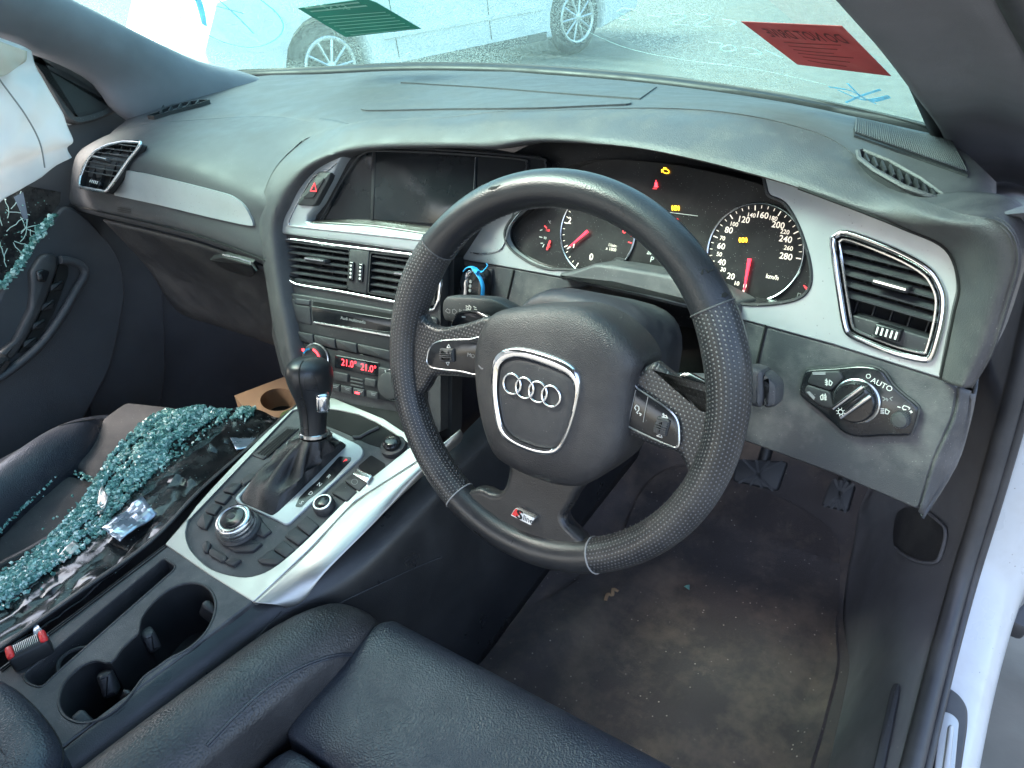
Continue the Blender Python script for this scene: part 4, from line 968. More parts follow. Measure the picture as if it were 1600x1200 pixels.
# corner of the lower panel, wrapping to the side
PDo = [PD.P(x, y, -.002) for x, y in [(1512, 607), (1528, 650), (1530, 738), (1446, 798)]]
ra = [PD.P(x, y, -.003) for x, y in ((1496, 604), (1489, 650), (1457, 722), (1435, 798))]
yq = [p.y for p in ra]
rb = [at(1521, 606, Y=yq[0]+.018), at(1512, 650, Y=yq[1]+.026), at(1492, 716, Y=yq[2]+.034), at(1440, 797, Y=yq[3]+.004)]
loft('panel_return', [ra, [a*.5+b*.5+Vector((.003, -.003, 0)) for a, b in zip(ra, rb)], rb, [p+Vector((-.01, .12, 0)) for p in rb]], M['dusty'], dash, 4, 4, .003)
drape('fuse_cover', bvh(bpy.data.objects['sill_trim']), [tuple(p) for p in FUSE], .002, M['plastic'], body)
Hf = [hit(bvh(bpy.data.objects['sill_trim']), *p) for p in FUSE[6:]]
tube('cover_edge', [h[0]+h[1]*.003 for h in Hf if h], .0022, M['silltrim'], body, 6)

# light switch panel
ls = thing('light_switch', 'black rotary headlight switch panel right of the steering wheel', 'switch', PD.P(1340, 625))
PLs = PD.off(.0005)
lo_ = cr(PLs.LL(C1((345, 862), (368, 775), (400, 756), (520, 748), (620, 738), (700, 745), (750, 772), (790, 830), (850, 885), (905, 930), (912, 965), (882, 1058), (855, 1075), (750, 1076), (640, 1082), (560, 1062), (500, 1010), (430, 950), (362, 895))), 3, True)
slab('switch_plate', PLs, lo_, [(0, -.004), (0, .003), (.001, .0045), (.0025, .005)], M['gloss'], ls)
outline('plate_edge', PLs, lo_, .002, .0012, M['plastic'], ls, 6)
PL2 = PLs.off(.005)
slab('fog_key', PL2, rnd(PL2.LL(C1((375, 825), (400, 770), (530, 766), (552, 800), (520, 830), (490, 862))), .003), key(.002, .001), M['plastic'], ls)
slab('rear_fog_key', PL2, rnd(PL2.LL(C1((360, 868), (375, 832), (490, 868), (498, 910), (505, 950), (440, 935))), .003), key(.002, .001), M['plastic'], ls)
slab('key_light', PL2.off(.002), PL2.LL(C1((400, 772), (462, 772), (462, 786), (400, 786)), .002), [(0, 0), (0, .0006)], M['dimprint'], ls)
slab('key_light', PL2.off(.002), PL2.LL(C1((370, 868), (385, 866), (412, 895), (405, 906)), .002), [(0, 0), (0, .0006)], M['dimprint'], ls)
kc = Vector(PL2.L(*C1((605, 915))[0], .004))
e1 = Vector(PL2.L(*C1((505, 915))[0], .004)); rk = (kc-e1).length
kn = slab('rotary_knob', PL2, circ(kc.x, kc.y, rk, 48), [(0, -.002), (0, .008), (.0015, .010), (.004, .010)], M['gloss'], ls)
outline('knob_edge', PL2, circ(kc.x, kc.y, rk+.0008, 48), .002, .0014, M['satin'], ls, 6)
ga, gb_ = Vector(PL2.L(*C1((522, 965))[0], .014)), Vector(PL2.L(*C1((672, 858))[0], .014)); an = math.atan2((gb_-ga).y, (gb_-ga).x); gm_ = (ga+gb_)/2; gl_ = (gb_-ga).length
slab('knob_grip', PL2.off(.010), rnd(rect(gm_.x, gm_.y, gl_*1.05, rk*.52, an), rk*.18), key(.010, .0035), M['gloss'], kn)
for s in (-1, 1):
    q = Vector((-math.sin(an), math.cos(an)))*rk*.27*s; dd = Vector((math.cos(an), math.sin(an)))*gl_*.48
    tube('grip_edge', [PL2.W(*(gm_+q-dd), .0185), PL2.W(*(gm_+q), .0195), PL2.W(*(gm_+q+dd), .0185)], .0019, M['chrome'], kn, 8)
strokes('bulb_mark', PL2.off(.0201), [[(x, y) for x, y in circ(*(ga+Vector((.004, .003))), .0021, 10)+[(ga.x+.0061, ga.y+.003)]]], .0006, M['print'], kn, px=False)
for k in range(8):
    c = ga+Vector((.004, .003)); d = Vector((math.cos(k*math.pi/4), math.sin(k*math.pi/4)))
    strokes('bulb_ray', PL2.off(.0201), [[tuple(c+d*.0028), tuple(c+d*.0038)]], .0005, M['print'], kn, px=False)
ah = math.atan2(*[(Vector(PL2.L(1440, 650))-Vector(PL2.L(1260, 590)))[i] for i in (1, 0)])*.0
strokes('off_mark', PL2, [C1(*[(667+10*math.cos(a), 793+10*math.sin(a)) for a in np.linspace(0, 2*math.pi, 12)])], .0006, M['print'], ls)
text('auto_mark', 'AUTO', PL2, PL2.L(*C1((732, 834))[0]), .0050, M['print'], ls, rot=R(-10))
strokes('side_light_mark', PL2, [C1((735, 893), (745, 898), (748, 905), (738, 910)), C1((752, 898), (762, 905), (757, 912), (752, 898)), C1((784, 893), (770, 900), (780, 910))], .0006, M['dimprint'], ls)
strokes('head_light_mark', PL2, [C1((750, 950), (768, 962), (760, 975), (748, 972), (750, 950)), C1((727, 948), (742, 950)), C1((727, 956), (741, 958)), C1((727, 964), (741, 966)), C1((727, 971), (741, 972))], .0008, M['print'], ls)
strokes('fog_mark', PL2.off(.0021), [C1((480, 812), (494, 824), (486, 838), (478, 834), (480, 812)), C1((460, 812), (472, 818)), C1((460, 822), (472, 826)), C1((460, 832), (472, 834)), C1((466, 806), (466, 838))], .0008, M['print'], ls)
strokes('rear_fog_mark', PL2.off(.0021), [C1((448, 880), (436, 890), (440, 906), (449, 904), (448, 880)), C1((454, 884), (466, 890)), C1((454, 893), (466, 898)), C1((454, 902), (466, 906)), C1((460, 878), (460, 908))], .0008, M['print'], ls)
dc = Vector(PL2.L(*C1((820, 1003))[0], .004)); er = (Vector(PL2.L(*C1((862, 1003))[0], .004))-dc).length
dk = slab('dimmer_knob', PL2, circ(dc.x, dc.y, er, 32), [(0, -.001), (0, .006), (.001, .0075), (.003, .008)], M['plastic'], ls)
for k in range(28):
    a = 2*math.pi*k/28; slab('knurl', PL2, rect(dc.x+er*math.cos(a), dc.y+er*math.sin(a), .0011, .0007, a), [(0, 0), (0, .006)], M['dusty'], dk)
strokes('dimmer_mark', PL2, [C1((808, 940), (820, 943)), C1((866, 962), (878, 966)), C1((872, 958), (872, 970)), C1((852, 938), (838, 934), (830, 944), (836, 954), (848, 954)), C1((856, 940), (866, 946), (862, 952))], .0007, M['print'], ls)

# ------------------------------------------------------------------ instrument cluster
ic = thing('instrument_cluster', 'instrument cluster with lit warning lamps and red needles behind the steering wheel', 'instrument cluster', PG.o)
slab('cluster_face', PG, rnd([PG.L(*p) for p in ((760, 470), (1290, 540), (1290, 240), (900, 190), (760, 260))], .01), [(0, -.02), (0, 0)], M['dial'], ic)
hl = PD.LL(lens); hw = MB(); n_ = len(hl)
hw.add([PD.W(x, y, -.0105) for x, y in hl]+[PD.W(x, y, -.085) for x, y in hl], [(i, (i+1) % n_, n_+(i+1) % n_, n_+i) for i in range(n_)])
hw.build('cluster_shroud', M['gloss'], ic)
PG1 = PG.off(.0012)
def dial(cpx, rx_px):
    c = Vector(PG1.L(*cpx)); r = abs(Vector(PG1.L(cpx[0]+rx_px, cpx[1])).x-c.x); return c, r
sc, sr = dial((1178, 396), 76)
sc = Vector(PG1.L(1178.5, 395)); t_, b_2 = Vector(PG1.L(1178, 315)), Vector(PG1.L(1178, 475)); sr = ((t_-b_2).length/2+sr)/2
slab('speedometer', PG, circ(sc.x, sc.y, sr, 64), [(0, .0), (0, .001)], M['dial'], ic); spd = ic.children[-1]
outline('dial_ring', PG1, circ(sc.x, sc.y, sr, 72), .001, .0011, M['satin'], spd, 6)
def ang(px): v = Vector(PG1.L(*px))-sc; return math.atan2(v.y, v.x)
A0_, A1_ = ang((1161, 459)), ang((1249, 404))
A1_ = A1_-2*math.pi if A1_ > A0_ else A1_
if A0_ > 0: pass
sweep = (A0_-A1_) % (2*math.pi)
for k in range(33):
    a = A0_-sweep*k/32; big = k % 4 == 0
    d = Vector((math.cos(a), math.sin(a))); strokes('tick', PG1, [[tuple(sc+d*sr*.95), tuple(sc+d*sr*(.86 if big else .90))]], .0010 if big else .0006, M['warmprint'], spd, px=False, h=.0004)
for s, p, z in [('0', (1164, 447), 1), ('10', (1151, 443), .8), ('20', (1142, 432), 1.15), ('30', (1130, 421.5), .8), ('40', (1128, 410), 1.15), ('50', (1124, 397.5), .8), ('60', (1127, 385), 1.15), ('70', (1129, 372.5), .8), ('80', (1139, 360), 1.15), ('100', (1147, 350.5), .8), ('120', (1162, 343.5), 1.15), ('140', (1174, 336.5), .8), ('160', (1191, 336.5), 1.15), ('180', (1208, 341.5), .8), ('200', (1216, 352), 1.15), ('220', (1226.5, 362.5), .8), ('240', (1227.5, 374), 1.15), ('260', (1232, 388), .8), ('280', (1228, 401), 1.15), ('km/h', (1207, 433), .85)]:
    text('numeral', s, PG1, PG1.L(*p), .0056*z, M['warmprint'], spd, .0004, sx=1.0, bold=.008)
def needle(pa, pb, w, m, par, h=.004):
    a, b = Vector(PG1.L(*pa, h)), Vector(PG1.L(*pb, h)); d = (b-a).normalized(); q = Vector((-d.y, d.x))
    slab('needle', PG1, [tuple(a+q*w), tuple(a-q*w), tuple(b-q*w*.35), tuple(b+q*w*.35)], [(0, h-.001), (0, h), (.0003, h+.0006)], m, par)
needle((1171, 404), (1162, 455), .0019, M['needle'], spd)
needle((1162, 453), (1161, 460), .0010, M['warmprint'], spd)
def sym(name, c, s, lines, w, m, fill=None):
    """warning symbol: strokes around a pixel centre"""
    strokes(name, PG1, [[(c[0]+x*s, c[1]+y*s) for x, y in l] for l in lines], w, M[m], ic, h=.0008)
def ring(r, n=14, ry=None): return [(r*math.cos(2*math.pi*k/n), (ry or r)*math.sin(2*math.pi*k/n)) for k in range(n+1)]
sym('abs_lamp', (1161, 375), 1, [ring(3.2), ring(2.0), [(-5.2, -3.6), (-6.2, 0), (-5.2, 3.6)], [(5.2, -3.6), (6.2, 0), (5.2, 3.6)], [(-4.3, -3), (-4.8, 0), (-4.3, 3)], [(4.3, -3), (4.8, 0), (4.3, 3)]], .0007, 'amber')
sym('engine_lamp', (1040, 267), 1, [[(-5, -1), (-3, -3.5), (2, -2.5), (5, 0), (5, 3), (1, 4), (-3, 2.5), (-5, -1)], [(-3, -5), (1, -4.2)], [(-1, -4.5), (-1, -3)], [(-6, -2), (-6, 2)]], .0008, 'amber')
sym('belt_lamp', (1025, 287), 1, [ring(1.6, 8), [(-2.5, 5), (0, -2), (2.5, 5), (-2.5, 5)], [(-1, 3), (1, 4)], [(0, -3), (0, -5)]], .0009, 'red_l')
sym('brake_lamp', (1023, 294.5), 1, [[(-3, 0), (3, .6)]], .0009, 'redprint')
sym('parking_lamp', (1055.5, 325), 1, [ring(3.6), [(-1, 2.5), (-.6, -2), (1.4, -1.8), (1.4, 0), (-.7, 0)], [(-5, -4), (-6, 0), (-5, 4)], [(5, -3.6), (6, .4), (5, 4)]], .0006, 'amber')
sym('display_line', (1066, 334), 1, [[(-24, -2.6), (24, 3.4)]], .0007, 'print')
sym('belt_lamp', (1058, 343), .8, [ring(1.6, 8), [(-2, 5), (0, -1), (2, 5)]], .0009, 'redprint')
text('gear_letter', 'P', PG1, PG1.L(1019, 406), .0066, M['print'], ic, .0006)
text('odometer', '2004', PG1, PG1.L(1019, 394.5), .0064, M['print'], ic, .0006, sx=.7)
# rev counter
tcn = Vector(PG1.L(933, 364)); tr_ = sr*.985
slab('rev_counter', PG, circ(tcn.x, tcn.y, tr_, 64), [(0, 0), (0, .001)], M['dial'], ic); rev = ic.children[-1]
outline('dial_ring', PG1, circ(tcn.x, tcn.y, tr_, 72), .001, .0011, M['satin'], rev, 6)
for k in range(29):
    a = R(245)-R(250)*k/28; big = k % 4 == 0; d = Vector((math.cos(a), math.sin(a)))
    strokes('tick', PG1, [[tuple(tcn+d*tr_*.95), tuple(tcn+d*tr_*(.86 if big else .90))]], .0010 if big else .0006, M['warmprint'] if k < 24 else M['redprint'], rev, px=False, h=.0004)
for s, p, m_ in (('0', (924, 402), 'warmprint'), ('1', (897, 383), 'warmprint'), ('2', (890, 345), 'warmprint'), ('6', (976, 360), 'redprint')):
    text('numeral', s, PG1, PG1.L(*p), .0078, M[m_], rev, .0004, bold=.012)
text('unit', '1/min', PG1, PG1.L(957, 383.5), .0036, M['warmprint'], rev, .0004); text('unit', 'x 1000', PG1, PG1.L(955, 389.5), .0036, M['warmprint'], rev, .0004)
needle((918, 361), (889, 386), .0017, M['needle'], rev); needle((891, 385), (886, 389), .0010, M['warmprint'], rev)
slab('set_key', PG, rnd([PG.L(*p) for p in ((955, 411), (966, 402), (979, 405), (974, 415))], .001), [(0, 0), (0, .004), (.0006, .0046)], M['plastic'], ic)
text('set_mark', 'SET', PG1, PG1.L(968, 408), .0026, M['dimprint'], ic, .0042)
# coolant gauge
sym('coolant_ticks', (849, 366), 1, [[(-5, -6), (-2, -7)], [(-6, 4), (-2, 5)], [(-4, 14), (-1, 14)], [(-1, 8+12), (1, 16)]], .0009, 'print')
sym('coolant_red', (855, 380), 1, [[(-1, 10), (4, -4)], [(0, 10), (5, -3)], [(-1, -24), (-4, -27)]], .0014, 'redprint')
for s, p, m_ in (('90', (852, 372), 'print'), ('130', (856, 360), 'redprint'), ('50', (858, 385), 'redprint'), ('°C', (859, 347), 'print')):
    text('numeral', s, PG1, PG1.L(*p), .0030, M[m_], ic, .0005)
# fuel reserve mark
sym('fuel_ticks', (1258, 449), 1, [[(-2, -3), (3, 1)], [(-1, -1), (2, 3)]], .0010, 'redprint')
strokes('fuel_mark', PG1, [[(1245, 466), (1247, 458), (1251, 459), (1250, 467)], [(1253, 460), (1256, 462)]], .0007, M['dimprint'], ic, h=.0006)

# ------------------------------------------------------------------ steering wheel
WT, WS = .3199, -.022
U0 = Vector((0, math.sin(WT), math.cos(WT))); X0 = Vector((1, 0, 0)); NW = Vector((0, -math.cos(WT), math.sin(WT)))
XW = X0*math.cos(WS)+U0*math.sin(WS)
PW = Pl((.36, 0, 0), XW, NW)
sw = thing('steering_wheel', 'black three spoke leather steering wheel with perforated grips and ring emblem', 'steering wheel', PW.o)
RW, TW = .1703, .0166
def rimr(a):
    d = math.degrees(a) % 360
    g = 0
    for c in (22, 158): g += .0022*math.exp(-((d-c)/16)**2)
    return TW+g
def rim(name, a0, a1, m, n):
    V = []; F = []; uv = []; K = 20
    for i in range(n+1):
        a = R(a0+(a1-a0)*i/n); r = rimr(a); dr = Vector((math.cos(a), math.sin(a)))
        for k in range(K+1):
            w = 2*math.pi*k/K; rr = RW+r*math.cos(w)*1.0
            V.append(PW.W(dr.x*rr, dr.y*rr, r*1.05*math.sin(w))); uv.append((RW*a/.0037, k/K*30))
    F = [(i*(K+1)+k, i*(K+1)+k+1, (i+1)*(K+1)+k+1, (i+1)*(K+1)+k) for i in range(n) for k in range(K)]
    return obj(name, V, F, m, sw, 70, uv=uv)
rim('rim_top', 34.5, 145, M['worn'], 56)
rim('rim_grip', 145, 241, M['perf'], 48)
rim('rim_bottom', 241, 297, M['leather'], 30)
rim('rim_grip', 297, 394.5, M['perf'], 48)
for a in (34.5, 145, 241, 297):
    d = Vector((math.cos(R(a)), math.sin(R(a)))); r = rimr(R(a))*1.01
    tube('rim_seam', [PW.W(*(d*(RW+r*math.cos(w))), r*1.05*math.sin(w)) for w in np.linspace(0, 2*math.pi, 25)[:-1]], .0008, M['dusty'] if a < 200 else M['dimprint'], sw, 6, True)
# nicks in the leather of the upper rim
trm = bvh(next(c for c in sw.children if c.name.startswith('rim_top')))
for pts in ([(762, 296), (768, 292), (777, 291), (782, 289), (776, 294), (768, 297)], [(1096, 424), (1099, 420), (1099, 428), (1096, 430)], [(1102, 420), (1107, 424), (1116, 418), (1114, 422), (1106, 427)], [(1128, 459), (1133, 456), (1138, 461), (1133, 465), (1127, 464)], [(1140, 470), (1145, 468), (1144, 474), (1140, 475)]):
    drape('leather_nick', trm, pts, .0004, M['hole'], sw, base=-.002, step=4)
# stitching along the inside of the rim
def stitch(a0, a1):
    b = MB(); n = int((a1-a0)*RW*math.pi/180/.0065)
    for k in range(n):
        a = R(a0+(a1-a0)*(k+.2)/n); c = R(a0+(a1-a0)*(k+.75)/n); q = RW-rimr(a)-.0002
        b.add(*tube_vf([PW.W(q*math.cos(a), q*math.sin(a), -.0015), PW.W(q*math.cos(c), q*math.sin(c), .0018)], .0005, 5))
    b.build('stitching', M['dusty'], sw)
stitch(36, 144); stitch(297, 340); stitch(200, 240)
def C6(*pts): return [(600+x/1.847, 250+y/1.847) for x, y in pts]
def Z(ox, oy, *pts): return [(ox+x*.1875, oy+y*.1875) for x, y in pts]
def spoke(name, pts, h, m, t=.022, r=.006, uvs=None):
    pl_ = PW.off(h)
    o = slab(name, pl_, cr(pl_.LL(pts), 4, True), [(.004, -t), (0, -t*.6), (0, -r*1.2), (r*.12, -r*.55), (r*.45, -r*.15), (r*1.1, 0), (r*1.1+.001, 0)], m, sw, angle=60)
    if uvs:
        l = o.data.uv_layers.new(name='UVMap')
        for p in o.data.polygons:
            for li, vi in zip(p.loop_indices, p.vertices):
                q = o.data.vertices[vi].co-PW.o; l.data[li].uv = (q.dot(PW.u)/.0037, (q.dot(PW.v)+q.dot(PW.n))/.0035)
    return o
spoke('spoke', [(648, 478), (660, 500), (672, 509), (690, 513), (720, 507), (780, 499), (785, 590), (745, 592), (690, 588), (672, 592), (660, 612), (640, 620), (632, 560), (636, 500)], .006, M['perf'], .020, .005, True)
spoke('spoke', [(958, 604), (985, 588), (1008, 573), (1022, 567), (1031, 573), (1054, 591), (1080, 613), (1097, 630), (1108, 628), (1112, 600), (1135, 600), (1140, 660), (1115, 750), (1085, 760), (1072, 735), (1064, 718), (1052, 706), (1024, 700), (994, 686), (970, 672)], .006, M['perf'], .020, .005, True)
spoke('spoke', [(796, 715), (794, 735), (788, 760), (778, 771), (765, 771), (748, 764), (728, 772), (735, 800), (790, 838), (850, 862), (905, 872), (912, 850), (896, 832), (884, 820), (879, 809), (885, 798), (897, 776), (904, 745)], .006, M['leather'], .022, .005)
# airbag cover
ho = cr(PW.LL(C6((262, 560), (280, 488), (318, 440), (400, 424), (480, 421), (560, 428), (640, 466), (705, 525), (737, 585), (726, 640), (710, 740), (690, 845), (640, 902), (560, 945), (465, 930), (375, 893), (318, 850), (285, 765), (266, 660)), .012), 4, True)
hub = slab('airbag_cover', PW, ho, [(1, -.035), (1.0, .002), (.995, .009), (.975, .0145), (.935, .0185), (.85, .0220), (.7, .0244), (.4, .0262), (.15, .0268)], M['cover'], sw, mode='scale', angle=60)
EH = .0272; PE = PW.off(EH)
eo = cr(PE.LL(C6((313, 600), (318, 572), (340, 549), (380, 540), (430, 547), (500, 569), (545, 594), (565, 625), (566, 670), (551, 740), (530, 800), (506, 840), (475, 852), (430, 845), (372, 820), (336, 790), (321, 740), (312, 660))), 4, True)
ei = cr(PE.LL(C6((333, 620), (340, 590), (365, 574), (400, 573), (470, 594), (530, 622), (550, 650), (550, 690), (538, 745), (518, 800), (500, 826), (475, 832), (430, 824), (380, 802), (350, 772), (338, 730), (330, 670))), 4, True)
ef = MB(); n_ = 72; eo2 = resample(eo+eo[:1], n_+1)[:-1]; ei2 = resample(ei+ei[:1], n_+1)[:-1]
L_ = [[PE.W(*p, -.010) for p in eo2], [PE.W(*p, .0008) for p in eo2]]+[[PE.W(*(a*(1-t)+b*t), z) for a, b in zip(eo2, ei2)] for t, z in ((.15, .0024), (.4, .0032), (.7, .0030), (.92, .0022))]+[[PE.W(*p, -.004) for p in ei2]]
V = [v for l in L_ for v in l]; ef.add(V, [(j*n_+i, j*n_+(i+1) % n_, (j+1)*n_+(i+1) % n_, (j+1)*n_+i) for j in range(len(L_)-1) for i in range(n_)])
ef.build('emblem_frame', M['chrome'], hub, 50)
slab('emblem_plate', PE, ei, [(0, -.006), (0, -.0006), (.001, .0004), (.006, .0012)], M['plastic'], hub)
r1_, r4_ = Vector(PE.L(800.6, 600, .002)), Vector(PE.L(861.6, 619, .002)); rr_ = (r4_-r1_).length/3/1.48
for k in range(4):
    c = r1_+(r4_-r1_)*k/3
    outline('emblem_ring', PE, circ(c.x, c.y, rr_, 36), .0024+.0004*(k % 2), .00125, M['chrome'], hub, 8)
for c in ((754, 573), (928, 628)):
    strokes('horn_mark', PW.off(.0222 if c[0] < 800 else .0225), [[(c[0]-6, c[1]-2), (c[0]-2, c[1]+3), (c[0]+3, c[1]+3), (c[0]+5, c[1]-2)]], .0012, M['dimprint'], hub)
# badge on the lower spoke
bq = Z(600, 690, (1060, 610), (1095, 552), (1272, 632), (1235, 698)); PB = PW.off(.0105)
b1 = PB.LL(bq); bd = slab('badge', PB, rnd(b1, .0015), [(0, -.006), (0, .0012), (.0004, .0018)], M['satin'], sw)
i1 = inset(ccw(b1), .0010); slab('badge_white', PB.off(.0018), rnd(i1, .001), [(0, 0), (0, .0006)], M['whiteplastic'], bd)
slab('badge_red', PB.off(.0024), PB.LL(Z(600, 690, (1066, 606), (1098, 560), (1150, 584), (1108, 630)), .0024), [(0, 0), (0, .0004)], M['redplastic'], bd)
ba = Vector(PB.L(*Z(600, 690, (1075, 590))[0])); bb = Vector(PB.L(*Z(600, 690, (1250, 665))[0])); an = math.atan2((bb-ba).y, (bb-ba).x)
text('badge_letter', 'S', PB.off(.0028), PB.L(*Z(600, 690, (1130, 612))[0], .0028), .0095, M['hole'], bd, .0003, rot=an, sx=1.25, bold=.03)
text('badge_letters', 'line', PB.off(.0024), PB.L(*Z(600, 690, (1200, 652))[0], .0028), .0060, M['hole'], bd, .0003, rot=an, bold=.008)
# multifunction button pads
def pad(pts, h):
    pl_ = PW.off(h); q = cr(pl_.LL(pts), 4, True)
    o = slab('button_pad', pl_, q, key(.0030, .0010, -.008), M['gloss'], sw); outline('pad_edge', pl_, q, .0022, .0011, M['satin'], o, 6); return o, pl_.off(.003)
op, pp = pad([(670, 557), (674, 543), (686, 534), (705, 531), (735, 530), (760, 530), (758, 582), (720, 579), (690, 576), (676, 573), (670, 566)], .0068)
def roller(o, pl_, a, b, w):
    a, b = Vector(pl_.L(*a)), Vector(pl_.L(*b)); m_ = (a+b)/2; e = b-a; an = math.atan2(e.y, e.x)
    slab('roller', pl_, rnd(rect(m_.x, m_.y, e.length, w, an), .001), [(0, -.002), (0, .002), (w*.2, .004), (w*.38, .0046)], M['plastic'], o)
    for k in range(7):
        f = -.42+.14*k; c = m_+Vector((-math.sin(an), math.cos(an)))*w*f; slab('roller_rib', pl_, rect(c.x, c.y, e.length*.9, w*.05, an), [(0, .002), (0, .0052-.018*abs(f)**2*.6)], M['dusty'], o)
roller(op, pp, (690, 554), (711, 555), .013)
strokes('arrow_mark', pp, [Z(600, 470, (525, 390), (538, 365), (552, 390), (525, 390)), Z(600, 470, (518, 512), (546, 512), (532, 538), (518, 512))], .0007, M['print'], op)
text('mode_mark', 'MODE', pp, pp.L(741, 557), .0042, M['dimprint'], op)
op, pp = pad([(988, 602), (1000, 608), (1020, 621), (1041, 635), (1055, 648), (1061, 661), (1062.5, 677), (1062, 693), (1057, 698), (1048, 695), (1020, 683), (984, 665), (978, 655)], .0068)
roller(op, pp, Z(900, 470, (668, 1022))[0], Z(900, 470, (775, 1065))[0], .0145)
strokes('volume_mark', pp, [Z(900, 470, (715, 968), (765, 978), (750, 955), (715, 968)), Z(900, 470, (722, 945), (735, 948)), Z(900, 470, (728, 938), (728, 955)), Z(900, 470, (672, 1125), (718, 1140), (708, 1112), (672, 1125)), Z(900, 470, (676, 1102), (690, 1106))], .0007, M['print'], op)
strokes('talk_mark', pp, [Z(900, 470, (500, 910), (488, 890), (505, 868), (525, 885), (525, 910), (505, 930), (515, 940)), Z(900, 470, (528, 935), (545, 945), (535, 955))], .0008, M['print'], op)
strokes('pad_line', pp, [Z(900, 470, (600, 800), (570, 950), (560, 1010)), Z(900, 470, (498, 745), (440, 1000))], .0006, M['dimprint'], op)
# shift paddles
for nm, pts, h in (('minus', [(713, 512), (715, 496), (722, 488), (746, 486), (759, 491), (772, 500), (770, 515)], -.030), ('plus', [(1055, 592), (1065, 586), (1077, 582.5), (1088, 587), (1108, 599), (1115, 620), (1110, 640), (1102, 642), (1060, 605)], -.030)):
    pl_ = PW.off(h); q = cr(pl_.LL(pts), 3, True); o = slab('shift_paddle', pl_, q, key(.005, .002, -.002), M['gloss'], sw)
    outline('paddle_edge', pl_, q, .0044, .0007, M['satin'], o, 6)
    if nm == 'minus': strokes('minus_mark', pl_.off(.005), [[(722, 495), (727, 495.5)]], .0009, M['print'], o)
    else: strokes('plus_mark', pl_.off(.005), [[(1099, 608), (1106, 610)], [(1103, 605), (1102, 613)]], .0009, M['print'], o)

# ------------------------------------------------------------------ column shroud and stalks
colm = thing('steering_column', 'black steering column shroud with stalks behind the steering wheel', 'steering column', PW.W(0, 0, -.1))
def sect(cx, cy, w, h, z, p=3.2, n=28):
    return [PW.W(cx+w*math.copysign(abs(math.cos(a))**(2/p), math.cos(a)), cy+h*math.copysign(abs(math.sin(a))**(2/p), math.sin(a)), z) for a in np.linspace(0, 2*math.pi, n+1)]
loft('shroud', [sect(.003, .005, .058, .058, -.026), sect(.003, .005, .066, .068, -.032), sect(.003, .004, .071, .072, -.060), sect(.003, .0, .070, .070, -.10), sect(.003, -.004, .064, .064, -.16)], M['dusty'], colm, 1, 5, 0, angle=60)
pS_ = PW.off(-.055)
st = slab('indicator_stalk', pS_, cr(pS_.LL([(690, 474), (697, 464), (715, 463), (765, 466), (785, 474), (805, 488), (800, 510), (760, 506), (705, 503), (692, 498)]), 3, True), [(0, -.018), (0, -.004), (.0015, -.001), (.004, 0)], M['plastic'], colm)
pS1 = pS_.off(.0001)
strokes('stalk_mark', pS1, [[(696, 486), (699, 482), (701, 484), (703, 484), (703, 489), (700, 489), (696, 486)], [(707, 484), (710, 483), (714, 487), (710, 491), (707, 489), (707, 484)], [(718, 483), (718, 490)], [(718, 484), (721, 485), (719, 487)], [(724, 484), (730, 485)], [(724, 487), (729, 488)], [(725, 490), (730, 491)]], .0006, M['dimprint'], st)
strokes('beam_mark', pS1, [[(733, 477), (736, 480), (735, 484), (732, 484), (733, 477)], [(728, 478), (731, 479)], [(728, 481), (731, 482)], [(728, 484), (731, 484)], [(740, 479), (744, 481)], [(741, 483), (745, 484)]], .0007, M['print'], st)
pS2 = PW.off(-.060)
wp = slab('wiper_stalk', pS2, cr(pS2.LL([(1140, 585), (1165, 575), (1182, 577), (1192, 584), (1193, 620), (1187, 637), (1172, 634), (1140, 620)]), 3, True), [(0, -.022), (0, -.004), (.002, -.001), (.005, 0)], M['dusty'], colm)
slab('stalk_tip', pS2, cr(pS2.LL([(1191, 585), (1202, 590), (1213, 602), (1214, 615), (1212, 632), (1204, 638), (1190, 636), (1193, 610)]), 3, True), [(0, -.022), (0, -.006), (.002, -.002), (.005, -.001)], M['dusty'], wp)
strokes('stalk_mark', pS2.off(.0003), [[(1171, 609), (1174, 613), (1171, 618)]], .0007, M['dimprint'], wp)
obj('stalk_arm', *tube_vf([PW.W(.05, -.005, -.075), pS2.P(1150, 603, -.010)], .011, 10), M['dusty'], wp)
obj('stalk_arm', *tube_vf([PW.W(-.05, .005, -.072), pS_.P(790, 492, -.010)], .010, 10), M['plastic'], st)

# ------------------------------------------------------------------ key and its blue tie
PK_ = PD.off(.004)
ks = slab('key_slot', PD, rnd(PD.LL([(704, 470), (716, 415), (770, 420), (762, 482)], .001), .004), key(.002, .001, -.01), M['plastic'], dash)
kf = thing('car_key', 'chrome edged key fob pushed into the dash slot left of the wheel', 'key', PK_.P(735, 445))
kq = rnd(PK_.LL([(714, 470), (717, 442), (723, 426), (735, 419), (750, 421), (756, 432), (754, 470)], .014), .006)
slab('fob_body', PK_, kq, [(0, 0), (0, .010), (.002, .014), (.006, .016)], M['gloss'], kf)
slab('chrome_edge', PK_, rnd(PK_.LL([(714, 468), (717, 442), (723, 426), (734, 420), (737, 426), (730, 436), (727, 468)], .017), .003), [(0, .010), (0, .0165), (.001, .018), (.002, .0185)], M['chrome'], kf)
for k in range(3):
    c = PK_.L(735-k*.5, 440+k*7, .017); slab('fob_button', PK_, circ(*c, .0022, 12), [(0, .015), (0, .0172)], M['dimprint'], kf)
bt = thing('cable_tie', 'bright blue plastic tie looped through the key', 'tie', PK_.P(745, 425))
tube('loop', [PK_.W(*PK_.L(x, y, .022), .022) for x, y in cr([(724, 424), (730, 418), (739, 417), (745, 421), (752, 425), (758, 420), (762, 415), (760, 412)], 4)], .0016, M['blue'], bt, 6, flat=.5)
